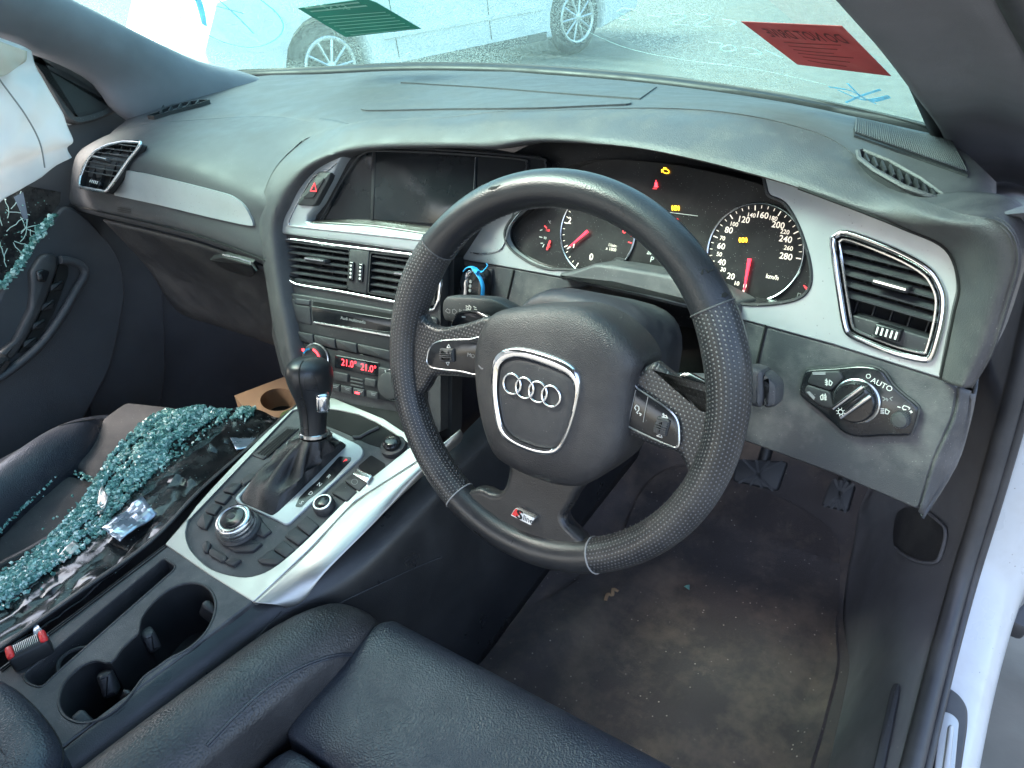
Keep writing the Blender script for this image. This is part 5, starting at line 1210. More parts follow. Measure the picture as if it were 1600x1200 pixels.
tail = [PK_.P(x, y, .024) for x, y in cr([(738, 417), (743, 424), (750, 434), (754, 445), (754.5, 455), (753, 468)], 4)]
tube('tail', tail, .0026, M['blue'], bt, 6, flat=.4)
tube('head', [PK_.P(742, 421, .025), PK_.P(747, 426, .025)], .0034, M['blue'], bt, 6)
# ------------------------------------------------------------------ centre console
PQ = Pl((0, -.2, -.25), (1, 0, 0), (0, -.2164, .9763))     # rising part with the selector
PZ = Pl((0, -.3, -.25), (1, 0, 0), (0, 0, 1))              # level part with the cup holders
def C7(*pts): return [(240+x/2.857, 540+y/2.857) for x, y in pts]
def C3(*pts): return [(x/3.2, 850+y/3.2) for x, y in pts]
con = thing('centre_console', 'dusty centre console with cup holders and brushed aluminium surround between the seats', 'console', (0, -.2, -.55))
slot = rnd(PZ.LL(C3((820, 68), (878, 108), (868, 132), (290, 640), (205, 722), (135, 695), (112, 655))), .006)
cup = cr(PZ.LL(C3((690, 440), (705, 370), (765, 290), (850, 222), (950, 192), (1030, 212), (1073, 270), (1073, 350), (1030, 440), (960, 510), (905, 545), (850, 572), (790, 615), (720, 665), (670, 730), (610, 800), (525, 862), (440, 893), (370, 888), (312, 848), (292, 780), (322, 690), (400, 612), (480, 582), (553, 590), (610, 520), (665, 466))), 3, True)
plate = PZ.LL([(-190, 1196), (0, 1042), (255, 853), (264, 852), (330, 898), (396, 938), (388, 945), (116, 1152), (0, 1242), (-120, 1340)])
holed('console_top', PZ, plate, [slot, cup], -.010, 0, M['dusty'], con, bev=.0015)
def well(name, poly, d, m, t=.003):
    b = MB(); n = len(poly); p = ccw(poly)
    for q, s in ((p, 1), (inset(p, -t), -1)):
        b.add([PZ.W(*x, -.003) for x in q]+[PZ.W(*x, -d) for x in inset(q, .004)], [(i, (i+1) % n, n+(i+1) % n, n+i) for i in range(n)])
    b.add([PZ.W(*x, -d) for x in inset(p, .003)], [tuple(range(n))])
    return b.build(name, m, con)
well('storage_slot', slot, .045, M['plastic'])
cw = well('cup_holder', cup, .075, M['deep'])
outline('holder_rim', PZ, cup, -.0004, .0016, M['plastic'], con, 6)
outline('slot_rim', PZ, slot, -.0004, .0014, M['plastic'], con, 6)
for a, b, w in (((735, 440), (780, 530), .013), ((1040, 300), (1020, 350), .010), ((520, 640), (560, 760), .015), ((400, 865), (380, 895), .014), ((640, 745), (620, 785), .006)):
    A = PZ.P(*C3(a)[0], -.008); B = PZ.P(*C3(b)[0], -.030); mid = (A+B)/2; d = (B-A); L_ = d.length; d.normalize(); sdn = d.cross(Vector((0, 0, 1))).normalized()
    pp_ = Pl(mid, sdn, d.cross(sdn)*(-1 if d.cross(sdn).z < 0 else 1))
    slab('grip_tab', pp_, rnd(rect(0, 0, w, L_), .004), [(0, -.012), (0, .002), (.002, .005), (.005, .006)], M['plastic'], cw)
# round step inside the slot
tube('slot_step', [PZ.P(*p, -.012) for p in cr(C3((290, 640), (295, 590), (340, 545), (400, 522), (455, 518)), 4)], .0022, M['plastic'], con, 6)
for off_ in (((8, 640), (835, 12)), ((0, 632), (826, 4))):
    tube('edge_seam', [PZ.P(*p, .0005) for p in C3(*off_)], .0009, M['hole'], con, 5)
# leather-look flank towards the driver, from the armrest forward under the aluminium
def flank(sgn, xs):
    rows = []
    for dx, dz in xs:
        rows.append([Vector((sgn*(x+dx), y, z+dz)) for x, y, z in ((.078, -.75, -.25), (.078, -.5, -.25), (.083, -.3, -.252), (.089, -.20, -.256), (.118, -.10, -.255), (.125, .0, -.245), (.128, .12, -.23), (.13, .32, -.21), (.13, .60, -.2))])
    return rows
fk = loft('console_flank', flank(1, ((-.001, 0), (.004, -.002), (.016, -.012), (.026, -.032), (.034, -.09), (.040, -.20), (.046, -.345))), M['leather'], con, 5, 5, .004, angle=60)
loft('console_flank', flank(-1, ((.012, 0), (.018, -.003), (.024, -.03), (.030, -.12), (.036, -.345))), M['plastic'], con, 5, 4, .004, angle=60)
tk = bvh(fk)
for pts in ([(215, 1170), (330, 1080), (470, 975), (620, 900), (690, 870)], [(318, 1100), (380, 1020), (440, 955)]):
    H = [hit(tk, *p) for p in cr(pts, 5)]; H = [h[0]+h[1]*.0006 for h in H if h]
    if len(H) > 2: tube('flank_seam', H, .0006, M['doorp'], con, 5)
# aluminium surround
so = PQ.LL([(258, 851), (360, 744), (457, 641), (476, 624), (520, 622), (600, 655), (668, 700), (660, 716), (555, 783), (485, 857), (416, 923), (396, 941), (330, 900)])
si = cr(PQ.LL([(292, 845), (292, 824), (309, 791), (390, 704), (436, 661), (470, 638), (560, 648), (636, 692), (632, 706), (555, 769), (485, 839), (436, 882), (404, 899), (373, 902), (331, 890), (303, 866)]), 3, True)
holed('aluminium_surround', PQ, rnd(so, .003), [si], -.008, .001, M['alu'], con, bev=.0008)
rg = [PQ.P(*p, .0008) for p in [(396, 941), (416, 923), (485, 857), (555, 783), (660, 716), (720, 672)]]
lw = [at(448, 949, X=.118), at(473, 938, X=.128), at(507, 894, X=.137), at(577, 823, X=.145), at(640, 762, X=.150), at(720, 690, X=.152)]
loft('aluminium_side', [rg, [a*.5+b*.5+Vector((.004, 0, .003)) for a, b in zip(rg, lw)], lw, [p+Vector((-.004, 0, -.004)) for p in lw]], M['alu'], con, 6, 4, .002, angle=50)
slab('control_plate', PQ, si, [(0, -.02), (0, -.002)], M['dusty'], con)
PQ0 = PQ.off(-.002)
# louvre
lv_ = slab('louvre', PQ0, rnd(PQ0.LL(C7((440, 492), (595, 362), (652, 372), (492, 512))), .002), key(.0022, .001), M['plastic'], con)
for k in range(4):
    o_ = k*13; slab('louvre_slot', PQ0.off(.0022), PQ0.LL(C7((462+o_, 482+o_*.25), (600+o_*.8, 370+o_*.05), (605+o_*.8, 374+o_*.05), (469+o_, 487+o_*.25)), .0022), [(0, 0), (0, .0003)], M['hole'], lv_)
# selector gate
go_ = rnd(PQ0.LL(C7((364, 690), (612, 425), (655, 388), (785, 384), (925, 452), (942, 476), (934, 502), (612, 800), (590, 806), (560, 788), (382, 708))), .005)
gi_ = rnd(PQ0.LL(C7((386, 682), (640, 402), (770, 402), (866, 452), (560, 748), (534, 766), (480, 742), (400, 708))), .005)
holed('selector_gate', PQ0, go_, [gi_], 0, .0035, M['silver'], con, bev=.001)
PG2 = PQ0.off(.0035)
gs_ = slab('gate_strip', PG2, rnd(PG2.LL(C7((830, 495), (884, 500), (880, 515), (800, 600), (720, 668), (690, 690), (660, 722), (632, 720), (650, 680), (690, 640), (735, 600))), .002), [(0, -.001), (0, .0005)], M['gloss'], con)
for s, p, m_ in (('P', (856, 516), 'redprint'), ('R', (783, 586), 'print'), ('N', (741, 622), 'print'), ('D', (702, 662), 'print'), ('S', (661, 704), 'print')):
    text('gear_letter', s, PG2, PG2.L(*C7(p)[0]), .0056, M[m_], gs_, .0009, rot=R(0), bold=.01)
# keys
def key_px(name, pts, h=.0035, m='plastic', r=.002):
    return slab(name, PQ0, rnd(PQ0.LL(C7(*pts), h), r), key(h, .0012), M[m], con)
for pts in (((382, 602), (425, 570), (466, 566), (462, 580), (400, 622)), ((306, 648), (344, 610), (392, 614), (352, 658)), ((266, 690), (302, 655), (348, 664), (312, 704)), ((226, 738), (258, 700), (302, 710), (270, 754)), ((192, 792), (220, 746), (266, 758), (232, 818), (198, 806)),
            ((215, 892), (236, 867), (254, 880), (240, 922), (220, 918)), ((244, 912), (262, 899), (328, 940), (322, 958), (300, 964), (248, 934)), ((312, 966), (346, 940), (390, 954), (352, 982)),
            ((582, 850), (630, 806), (692, 850), (645, 888)), ((634, 800), (682, 756), (736, 800), (692, 846)), ((532, 908), (578, 866), (632, 908), (588, 944)), ((460, 956), (526, 908), (584, 948), (548, 976), (480, 970)),
            ((792, 656), (846, 606), (908, 650), (862, 696)), ((850, 602), (896, 560), (962, 604), (916, 650))):
    key_px('menu_key', pts, .0045)
key_px('parking_brake_lever', ((884, 572), (908, 548), (978, 578), (952, 612)), .008, 'satin')
strokes('key_mark', PQ0.off(.0046), [[(C7((897+14*math.cos(a), 608+12*math.sin(a)))[0]) for a in np.linspace(0, 2*math.pi, 12)]], .0007, M['dimprint'], con)
slab('coin_recess', PQ0, rnd(PQ0.LL(C7((912, 542), (972, 490), (1036, 530), (1030, 562), (966, 596))), .003), [(0, 0), (0, .0008)], M['hole'], con)
# rotary controller with its four corner keys
for pts in (((296, 772), (322, 740), (424, 744), (444, 762), (386, 770), (330, 800)), ((450, 766), (480, 776), (524, 826), (486, 852), (448, 836)), ((272, 830), (296, 786), (322, 812), (312, 880), (286, 868)), ((330, 900), (352, 890), (430, 862), (484, 880), (440, 916), (360, 918))):
    key_px('corner_key', pts, .0040, 'plastic', .002)
rc = Vector(PQ0.L(*C7((392, 826))[0])); rotary = thing('rotary_controller', 'round metal ringed menu controller knob on the console', 'knob', PQ0.W(rc.x, rc.y))
slab('knob_base', PQ0, circ(rc.x, rc.y, .0265, 40), [(0, -.002), (0, .006), (.002, .008)], M['plastic'], rotary)
slab('knob_ring', PQ0, circ(rc.x, rc.y, .0225, 40), [(0, .007), (0, .0095), (.0008, .011), (.0008, .0125), (0, .0138), (.0, .016), (.0008, .0172), (.0008, .0186), (0, .020), (.0004, .0225), (.002, .0245), (.004, .025), (.005, .0240)], M['satin'], rotary)
slab('knob_cap', PQ0, circ(rc.x, rc.y, .0155, 36), [(0, .0235), (0, .0255), (.001, .027), (.006, .0285), (.011, .0285)], M['gloss'], rotary)
slab('cap_inset', PQ0, rnd(rect(rc.x, rc.y, .010, .007), .003), [(0, .028), (0, .0292), (.001, .0298)], M['plastic'], rotary)
vc = Vector(PQ0.L(*C7((766, 722))[0])); vk = thing('volume_knob', 'small black volume knob with bright ring beside the selector', 'knob', PQ0.W(vc.x, vc.y))
slab('knob_body', PQ0, circ(vc.x, vc.y, .0135, 32), [(0, -.001), (0, .008), (.0015, .010)], M['plastic'], vk)
outline('knob_ring', PQ0, circ(vc.x, vc.y, .0105, 32), .010, .0012, M['satin'], vk, 6)
slab('knob_cap', PQ0, circ(vc.x, vc.y, .0092, 28), [(0, .009), (0, .0115), (.0015, .0125)], M['gloss'], vk)
# front bay and cigar lighter
slab('front_bay', PQ0, rnd(PQ0.LL(C7((700, 330), (860, 260), (1100, 300), (1140, 430), (1060, 470), (960, 440), (840, 385))), .004), [(0, 0), (0, .0010)], M['hole'], con)
tube('bay_edge', [PQ0.P(*p, .003) for p in C7((1005, 365), (960, 385), (920, 408), (890, 408))], .0022, M['plastic'], con, 6)
lc = Vector(PQ0.L(*C7((1062, 432))[0], .012))
slab('lighter_collar', PQ0, circ(lc.x, lc.y, .0165, 28), [(0, 0), (0, .007), (.002, .008)], M['plastic'], con); 
slab('lighter_knob', PQ0, circ(lc.x, lc.y, .0115, 28), [(0, .006), (0, .013), (.002, .0155), (.005, .0165)], M['gloss'], con)

# ------------------------------------------------------------------ gear selector
gsel = thing('gear_selector', 'black leather automatic gear selector with chrome release button', 'gear lever', (0, .02, -.2))
c0 = at(490, 676, X=.012); c1 = at(484, 584, X=.008)
axis = (c1-c0).normalized()
Pk = Pl(c0, (1, 0, 0), axis)
prof = [(r*.86, h*.84) for r, h in [(.0175, 0), (.0180, .012), (.0190, .026), (.0210, .040), (.0245, .054), (.0285, .068), (.0310, .080), (.0318, .090), (.0305, .101), (.0265, .109), (.019, .1145), (.009, .117), (.002, .1175)]]
V = []; n_ = 32
kp_ = cr(prof, 3)
for r, h in kp_:
    lean = .0022*math.sin(min(1, h/.11)*math.pi)
    for k in range(n_):
        a = 2*math.pi*k/n_; V.append(Pk.W(r*math.cos(a)*.96, r*math.sin(a)*1.10+lean-.06*max(0, h-.04), h))
F = [(j*n_+i, j*n_+(i+1) % n_, (j+1)*n_+(i+1) % n_, (j+1)*n_+i) for j in range(len(kp_)-1) for i in range(n_)]+[tuple((len(kp_)-1)*n_+i for i in range(n_))]
uvk = [((i % n_)/n_*44, (i//n_)*1.0) for i in range(len(V))]
knob = obj('knob', V, F, M['worn'], gsel, 70, uv=uvk)
tube('knob_seam', [Pk.W(math.cos(R(-62))*.97*r, math.sin(R(-62))*1.11*r+.0022*math.sin(min(1, h/.11)*math.pi)-.06*max(0, h-.04), h) for r, h in kp_[:-4]], .0008, M['hole'], knob, 5)
slab('collar', Pk, circ(0, 0, .0176, 32), [(0, -.003), (0, .0008), (.0008, .0018)], M['satin'], gsel)
bpx_ = at(504, 630, X=.034)
bn = Vector((.75, -.62, .1)).normalized(); Pb = Pl(bpx_, axis.cross(bn), bn)
slab('release_button', Pb, rnd(rect(0, 0, .017, .026), .006), [(0, -.015), (0, .001), (.002, .004), (.005, .005)], M['chrome'], gsel)
# leather boot
bo = resample([PQ0.W(*p, .001) for p in gi_]+[PQ0.W(*gi_[0], .001)], 61)[:-1]
nb_ = 60; V = []; lv = 11
ctr0 = sum((Vector(p) for p in bo), Vector())/nb_
angs = [math.atan2((Vector(p)-ctr0).dot(PQ0.v), (Vector(p)-ctr0).dot(PQ0.u)) for p in bo]
for j in range(lv+1):
    t = j/lv
    for i, p in enumerate(bo):
        p = Vector(p); q = c0-axis*.006+Pk.u*.0165*math.cos(angs[i])+Pk.v*.0165*math.sin(angs[i])
        s = t; w = p.lerp(q, s); w.z -= .004*math.sin(math.pi*t)
        w += PQ0.n*(.009*math.sin(math.pi*min(1, t*1.6))*math.exp(-((t-.22)/.2)**2))
        fold = .0085*math.sin(angs[i]*8+t*5.0)*math.sin(math.pi*t)+.006*nz((w.x*38, w.y*38, w.z*38), 1, 3)*math.sin(math.pi*t)
        w += (w-ctr0).normalized()*fold
        V.append(w)
F = [(j*nb_+i, j*nb_+(i+1) % nb_, (j+1)*nb_+(i+1) % nb_, (j+1)*nb_+i) for j in range(lv) for i in range(nb_)]
obj('boot', V, F, M['boot'], gsel, 75)

# ------------------------------------------------------------------ armrest
arm = thing('armrest', 'padded black leather armrest end at the lower left', 'armrest', (-.02, -.5, -.22))
PA = Pl((-.02, -.5, -.205), (1, 0, 0), (0, .05, 1))
ao = cr(PA.LL([(-220, 1180), (-90, 1030), (-10, 1046), (30, 1072), (66, 1112), (84, 1146), (82, 1178), (50, 1230), (-30, 1320), (-200, 1330)]), 4, True)
slab('cushion', PA, ao, [(.006, -.07), (0, -.055), (0, -.018), (.003, -.008), (.009, -.002), (.02, .002), (.035, .003)], M['seat'], arm, angle=70)
outline('seam', PA, inset(ccw(ao), -.0002), -.020, .0011, M['hole'], arm, 6)

# ------------------------------------------------------------------ driver's seat
ds_ = thing('driver_seat', 'black leather driver seat cushion with extended thigh support in the foreground', 'car seat', (.37, -.4, -.55))
def cushion(name, xs, prof, m, par, nu=4, nv=5, endr=.012, fn=None):
    """upholstered block: profile of (y, z) swept over x with rounded ends"""
    rows = []
    n = len(xs)
    for y, z in prof:
        r = []
        for i, x in enumerate(xs):
            r.append(Vector((x, y, z)))
        rows.append(r)
    return loft(name, rows, m, par, nu, nv, .004, angle=70, fn=fn)
x0_, x1_ = .192, .565
def endround(x0, x1, yc, zc, rad):
    def f(v, u, w):
        e = max(0, (rad-(v.x-x0))/rad, (rad-(x1-v.x))/rad); e = min(1, e)
        k = 1-math.sqrt(max(0, 1-e*e))
        return v+Vector((0, (yc-v.y)*k*.35, (zc-v.z)*k*.5))
    return f
xs = [x0_, x0_+.004, x0_+.015, x0_+.06, (x0_+x1_)/2, x1_-.06, x1_-.015, x1_-.004, x1_]
cushion('thigh_support', xs, [(-.13, -.42), (-.108, -.37), (-.103, -.325), (-.114, -.300), (-.140, -.290), (-.20, -.296), (-.262, -.304), (-.272, -.318), (-.272, -.36)], M['seat'], ds_, 3, 4, fn=endround(x0_, x1_, -.19, -.34, .016))
xs2 = [x+.0 for x in [.205, .210, .22, .28, .37, .46, .535, .548, .553]]
cushion('seat_centre', xs2, [(-.276, -.36), (-.276, -.318), (-.288, -.306), (-.34, -.312), (-.5, -.33), (-.7, -.34)], M['seat'], ds_, 3, 4, fn=endround(.205, .553, -.45, -.34, .02))
bc = [Vector(p) for p in ((.170, -.118, -.322), (.168, -.145, -.298), (.164, -.20, -.285), (.160, -.28, -.275), (.157, -.40, -.262), (.155, -.55, -.250), (.153, -.75, -.25))]
def bolster(name, side, m, par, cs, w0=.030):
    rows = []
    for a in np.linspace(-100, 115, 12):
        r = []
        for i, c in enumerate(cs):
            k = min(1, .55+i*.25) if i < 2 else 1
            rx, rz = .043*k, .036*k
            r.append(c+Vector((side*-1*rx*math.sin(R(a)), 0, rz*math.cos(R(a))-(.045 if abs(a) > 90 else 0))))
        rows.append(r)
    return loft(name, rows, m, par, 4, 2, .004, angle=70)
bl = bolster('side_bolster', 1, M['bolster'], ds_, bc)
tb_ = bvh(bl)
for dd in (0, 3.4):
    H = [hit(tb_, x+dd*.8, y+dd*.8) for x, y in cr([(322, 1165), (368, 1118), (420, 1072), (470, 1042), (520, 1024), (548, 1021)], 5)]
    H = [h[0]+h[1]*.0006 for h in H if h]
    if len(H) > 3: tube('piping', H, .0013, M['seat'], ds_, 6)
sb_ = MB(); sb_.add(*box_vf((.37, -.45, -.46), .42, .60, .20)); sb_.build('seat_base', M['deep'], ds_)

# ------------------------------------------------------------------ passenger seat
ps = thing('passenger_seat', 'passenger seat with grey cloth centre and black leather bolster, littered with broken glass', 'car seat', (-.38, -.2, -.55))
PSz = Pl((-.4, -.1, -.30), (1, 0, 0), (0, 0, 1))
slab('seat_base', PSz, rnd([(-.215, -.55), (.215, -.55), (.235, .10), (.20, .165), (-.12, .135), (-.215, .08)], .05), [(.01, -.24), (0, -.20), (0, -.05), (.006, -.032), (.02, -.022)], M['seat'], ps, angle=70)
slab('thigh_cushion', PSz, rnd(PSz.LL([(160, 650), (194, 626), (268, 634), (340, 650), (420, 668), (430, 700), (260, 830), (155, 755), (108, 722)]), .010), [(1, -.05), (1, -.014), (.985, -.005), (.95, -.001), (.88, .001)], M['cloth'], ps, mode='scale', angle=70)
slab('seat_centre', PSz, rnd(PSz.LL([(98, 734), (152, 750), (280, 850), (150, 960), (0, 1080), (-120, 1100), (-120, 930)], -.004), .010), [(1, -.05), (1, -.020), (.985, -.011), (.95, -.006), (.88, -.004)], M['cloth'], ps, mode='scale', angle=70)
pb = [at(x, y, Z=z) for x, y, z in ((158, 655, -.295), (130, 668, -.28), (80, 695, -.27), (20, 735, -.262), (-60, 800, -.255), (-180, 900, -.25))]
rows = []
for a in np.linspace(-115, 110, 11):
    r = []
    for i, c in enumerate(pb):
        k = (.55, .85, 1, 1, 1, 1)[i]
        r.append(c+Vector((.060*k*math.sin(R(a))*.9, -.030*k*math.sin(R(a)), .045*k*math.cos(R(a))-.03)))
    rows.append(r)
pbl = loft('side_bolster', rows, M['seat'], ps, 4, 2, .004, angle=70)
tpb = bvh(pbl)
for pts in ([(0, 712), (50, 678), (100, 660), (150, 650)], [(0, 717), (50, 683), (100, 664), (148, 655)]):
    H = [hit(tpb, *p) for p in cr(pts, 6)]; H = [h[0]+h[1]*.0005 for h in H if h]
    if len(H) > 3: tube('piping', H, .0012, M['bolster'], ps, 6)

# ------------------------------------------------------------------ shattered side window on the seat
fl_ = [(262, 645), (222, 675), (180, 725), (150, 770), (112, 822), (50, 872), (-20, 925), (-100, 985)]
fr_ = [(440, 655), (425, 675), (385, 715), (320, 785), (250, 855), (165, 920), (70, 990), (-40, 1070)]
NL = 64; NU = 46
lc_ = [at(x, y, Z=-.283-.006*min(1, i/4)) for i, (x, y) in enumerate(fl_)]; rc_ = [at(x, y, Z=z) for (x, y), z in zip(fr_, (-.30, -.29, -.285, -.28, -.275, -.272, -.27, -.27))]
lcs = [Vector(p) for p in resample(cr([tuple(p) for p in lc_], 6), NL+1)]; rcs = [Vector(p) for p in resample(cr([tuple(p) for p in rc_], 6), NL+1)]
def sheet(u, t):
    f = t*NL; i = min(NL-1, int(f)); k = f-i
    p = lcs[i].lerp(lcs[i+1], k).lerp(rcs[i].lerp(rcs[i+1], k), u)
    z = .016*nz((p.x*1.2, p.y*.7, 0), 14, 2)+.020*(1-abs(2*((u*2.3+.6*nz((t*3, 0, 0), 1, 4)) % 1)-1))*(.4+.6*u)*.7+.008*abs(nz(p, 38, 7))
    return p+Vector((.4*z, -.2*z, max(z, -.006)+.006))
sg = thing('shattered_window', 'collapsed side window sheet held by black film lying across the passenger seat', 'broken glass', (-.25, -.15, -.3))
V = [sheet(i/NU, j/NL) for j in range(NL+1) for i in range(NU+1)]
F = [(j*(NU+1)+i, j*(NU+1)+i+1, (j+1)*(NU+1)+i+1, (j+1)*(NU+1)+i) for j in range(NL) for i in range(NU)]
o = obj('film', V, F, M['film'], sg, 25)
if sum(p.normal.z for p in o.data.polygons) < 0: o.data.flip_normals()
md = o.modifiers.new('skin', 'SOLIDIFY'); md.thickness = .002; md.offset = -1
# crazed glass still holding together on the film
cz = bpy.data.materials.new('crazed_teal_glass'); cz.use_nodes = True; nt = cz.node_tree; N = nt.nodes; Lk = nt.links.new; p = N['Principled BSDF']
tcz = N.new('ShaderNodeTexCoord'); vz = N.new('ShaderNodeTexVoronoi'); vz.inputs['Scale'].default_value = 260; Lk(tcz.outputs['Object'], vz.inputs['Vector'])
sz_ = N.new('ShaderNodeSeparateColor'); Lk(vz.outputs['Color'], sz_.inputs[0]); rz = N.new('ShaderNodeValToRGB'); Lk(sz_.outputs[0], rz.inputs[0])
rz.color_ramp.elements[0].color = (.03, .10, .09, 1); rz.color_ramp.elements[1].color = (.55, .76, .70, 1); ez = rz.color_ramp.elements.new(.6); ez.color = (.14, .33, .29, 1)
Lk(rz.outputs[0], p.inputs['Base Color']); p.inputs['Roughness'].default_value = .15
bz = N.new('ShaderNodeBump'); bz.inputs['Strength'].default_value = 1.0; bz.inputs['Distance'].default_value = .002; Lk(vz.outputs['Distance'], bz.inputs['Height']); Lk(bz.outputs[0], p.inputs['Normal'])
def czu(t, side): return (.02+.03*nz((t*9, 1, 0), 1, 3)) if side == 0 else (.40+.10*nz((t*6, 4, 0), 1, 3)+.05*nz((t*22, 2, 0), 1, 6))
nC, nT = 22, 90
V = []
for j in range(nT+1):
    t = j/nT; a, b = czu(t, 0), czu(t, 1)
    for i in range(nC+1):
        q = sheet(a+(b-a)*i/nC, t); V.append(q+Vector((0, 0, .0030+.0015*nz(q, 90, 2))))
F = [(j*(nC+1)+i, j*(nC+1)+i+1, (j+1)*(nC+1)+i+1, (j+1)*(nC+1)+i) for j in range(nT) for i in range(nC) if nz((i*.33+j*.05, j*.13, 0), 1, 9)+.5*nz((i*.8, j*.4, 0), 1, 4) > -.10]
o = obj('crazed_glass', V, F, cz, sg, 25)
if sum(p.normal.z for p in o.data.polygons) < 0: o.data.flip_normals()
md = o.modifiers.new('skin', 'SOLIDIFY'); md.thickness = .0025; md.offset = -1
# folded-over pieces that show the bright side of the film
def flap(pts, z, m='filmsilver', seed=1, amp=.010):
    a, b, c, d = [at(x, y, Z=z) for x, y in pts]; n = 9; V = []
    for j in range(n+1):
        for i in range(n+1):
            p = a.lerp(b, i/n).lerp(d.lerp(c, i/n), j/n); w = nz(p, 34, seed)*amp+nz(p, 80, seed+3)*amp*.4
            V.append(p+Vector((w*.5, -w*.5, w+.006)))
    F = [(j*(n+1)+i, j*(n+1)+i+1, (j+1)*(n+1)+i+1, (j+1)*(n+1)+i) for j in range(n) for i in range(n)]
    o = obj('folded_flap', V, F, M[m], sg, 12); md = o.modifiers.new('skin', 'SOLIDIFY'); md.thickness = .0012
flap([(160, 830), (226, 782), (248, 808), (190, 852)], -.262, seed=2)
flap([(362, 690), (402, 688), (396, 704), (372, 710)], -.275, seed=5, amp=.006)
flap([(52, 975), (64, 984), (80, 1000), (58, 1006)], -.255, seed=8, amp=.006)
flap([(148, 800), (162, 764), (172, 782), (160, 812)], -.270, 'alu', 4, .008)
flap([(90, 880), (118, 850), (128, 858), (104, 886)], -.272, 'alu', 9, .006)
# crumbs of tempered glass, still clinging together in bands
gmt = bpy.data.materials.new('teal_glass_crumbs'); gmt.use_nodes = True; nt = gmt.node_tree; N = nt.nodes; Lk = nt.links.new; p = N['Principled BSDF']
geo = N.new('ShaderNodeNewGeometry'); rp = N.new('ShaderNodeValToRGB'); Lk(geo.outputs['Random Per Island'], rp.inputs[0])
rp.color_ramp.elements[0].color = (.05, .15, .13, 1); rp.color_ramp.elements[1].color = (.66, .84, .79, 1)
e = rp.color_ramp.elements.new(.72); e.color = (.20, .43, .385, 1)
Lk(rp.outputs[0], p.inputs['Base Color']); p.inputs['Roughness'].default_value = .08; p.inputs['Transmission Weight'].default_value = .12; p.inputs['IOR'].default_value = 1.5
rng = random.Random(11)
CV = [(-1, -1, -1), (1, -1, -1), (1, 1, -1), (-1, 1, -1), (-1, -1, 1), (1, -1, 1), (1, 1, 1), (-1, 1, 1)]
CF = [(0, 3, 2, 1), (4, 5, 6, 7), (0, 1, 5, 4), (1, 2, 6, 5), (2, 3, 7, 6), (3, 0, 4, 7)]
def crumbs(name, pts, label):
    V = []; F = []
    for c, s in pts:
        q = Vector((rng.random()-.5, rng.random()-.5, rng.random()-.5)).normalized(); rot = Matrix.Rotation(rng.random()*6.28, 3, q)
        sx, sy, sz = (s*rng.uniform(.55, 1.15) for _ in range(3)); k = len(V)
        for a in CV: V.append(c+rot @ Vector((a[0]*sx*rng.uniform(.75, 1), a[1]*sy*rng.uniform(.75, 1), a[2]*sz*.55)))
        F += [tuple(i+k for i in f) for f in CF]
    return tag(obj(name, V, F, gmt, None, 20), label, 'broken glass', kind='stuff')
P_ = []
def bandf(u, t):
    b = 1/(1+math.exp((u-.36-.06*math.sin(t*9))/.03))+.85*math.exp(-((u-.40-.05*math.sin(t*7+1))/.05)**2)*(t < .6)+.9*(u < .5)*(t > .52)*math.exp(-((u-.22)/.16)**2)+1.2*math.exp(-((t-.02)/.035)**2)*(u < .8)
    s = nz((u*13+t*2, t*4, 0), 1, 5)+.35*nz((u*30, t*14, 0), 1, 8)
    return b*max(.03, min(1, .42+3.0*s))
while len(P_) < 18000:
    u, t = rng.random(), rng.random()
    if rng.random() < bandf(u, t): P_.append((sheet(u, t)+Vector((0, 0, rng.uniform(.002, .005))), rng.choice((.0007, .0010, .0013, .0017, .0022, .0030))))
for a, b, n, w in (((85, 742), (-10, 835), 260, 3), ((150, 752), (118, 738), 50, 4), ((60, 1035), (20, 1045), 40, 8), ((20, 905), (-20, 960), 160, 22), ((150, 770), (100, 840), 120, 14)):
    for k in range(n):
        s = rng.random(); P_.append((at(a[0]+(b[0]-a[0])*s+rng.gauss(0, w), a[1]+(b[1]-a[1])*s+rng.gauss(0, w*.6), Z=-.294+rng.uniform(0, .004)), rng.choice((.0009, .0013, .0018, .0024))))
crumbs('glass_crumbs', P_, 'teal crumbs of shattered glass spread in bands over the passenger seat')
P_ = []
for a, b, n in (((0, 448), (24, 424), 90), ((24, 424), (48, 384), 150), ((48, 384), (78, 344), 150), ((60, 360), (84, 336), 60)):
    for k in range(n):
        s = rng.random(); P_.append((PX.P(a[0]+(b[0]-a[0])*s+rng.gauss(0, 3.2), a[1]+(b[1]-a[1])*s+rng.gauss(0, 2.4), rng.uniform(.000, .008)), rng.choice((.0022, .003, .0036))))
for k in range(40): P_.append((PX.P(rng.uniform(0, 80), rng.uniform(310, 420), .002), .0012))
crumbs('glass_crumbs', P_, 'teal crumbs of glass along the top edge of the passenger door')
sh = at(1073, 918, Z=carpet_z(.33, .25)+.013)
b = MB(); b.add([sh+Vector(p) for p in ((-.005, 0, 0), (.006, -.003, 0), (.002, .007, .001), (0, .001, .005))], [(0, 1, 3), (1, 2, 3), (2, 0, 3), (0, 2, 1)])
tag(b.build('glass_shard', gmt, None, 10), 'single small teal glass shard on the driver carpet', 'broken glass')
rt = cr([tuple(at(x, y, Z=-.566)) for x, y in ((946, 938), (950, 928), (957, 930), (958, 920), (966, 924))], 4)
tag(tube('dry_leaf_scrap', rt, .0028, M['brown'], None, 6, flat=.4), 'curled tan scrap lying on the driver carpet', 'scrap')

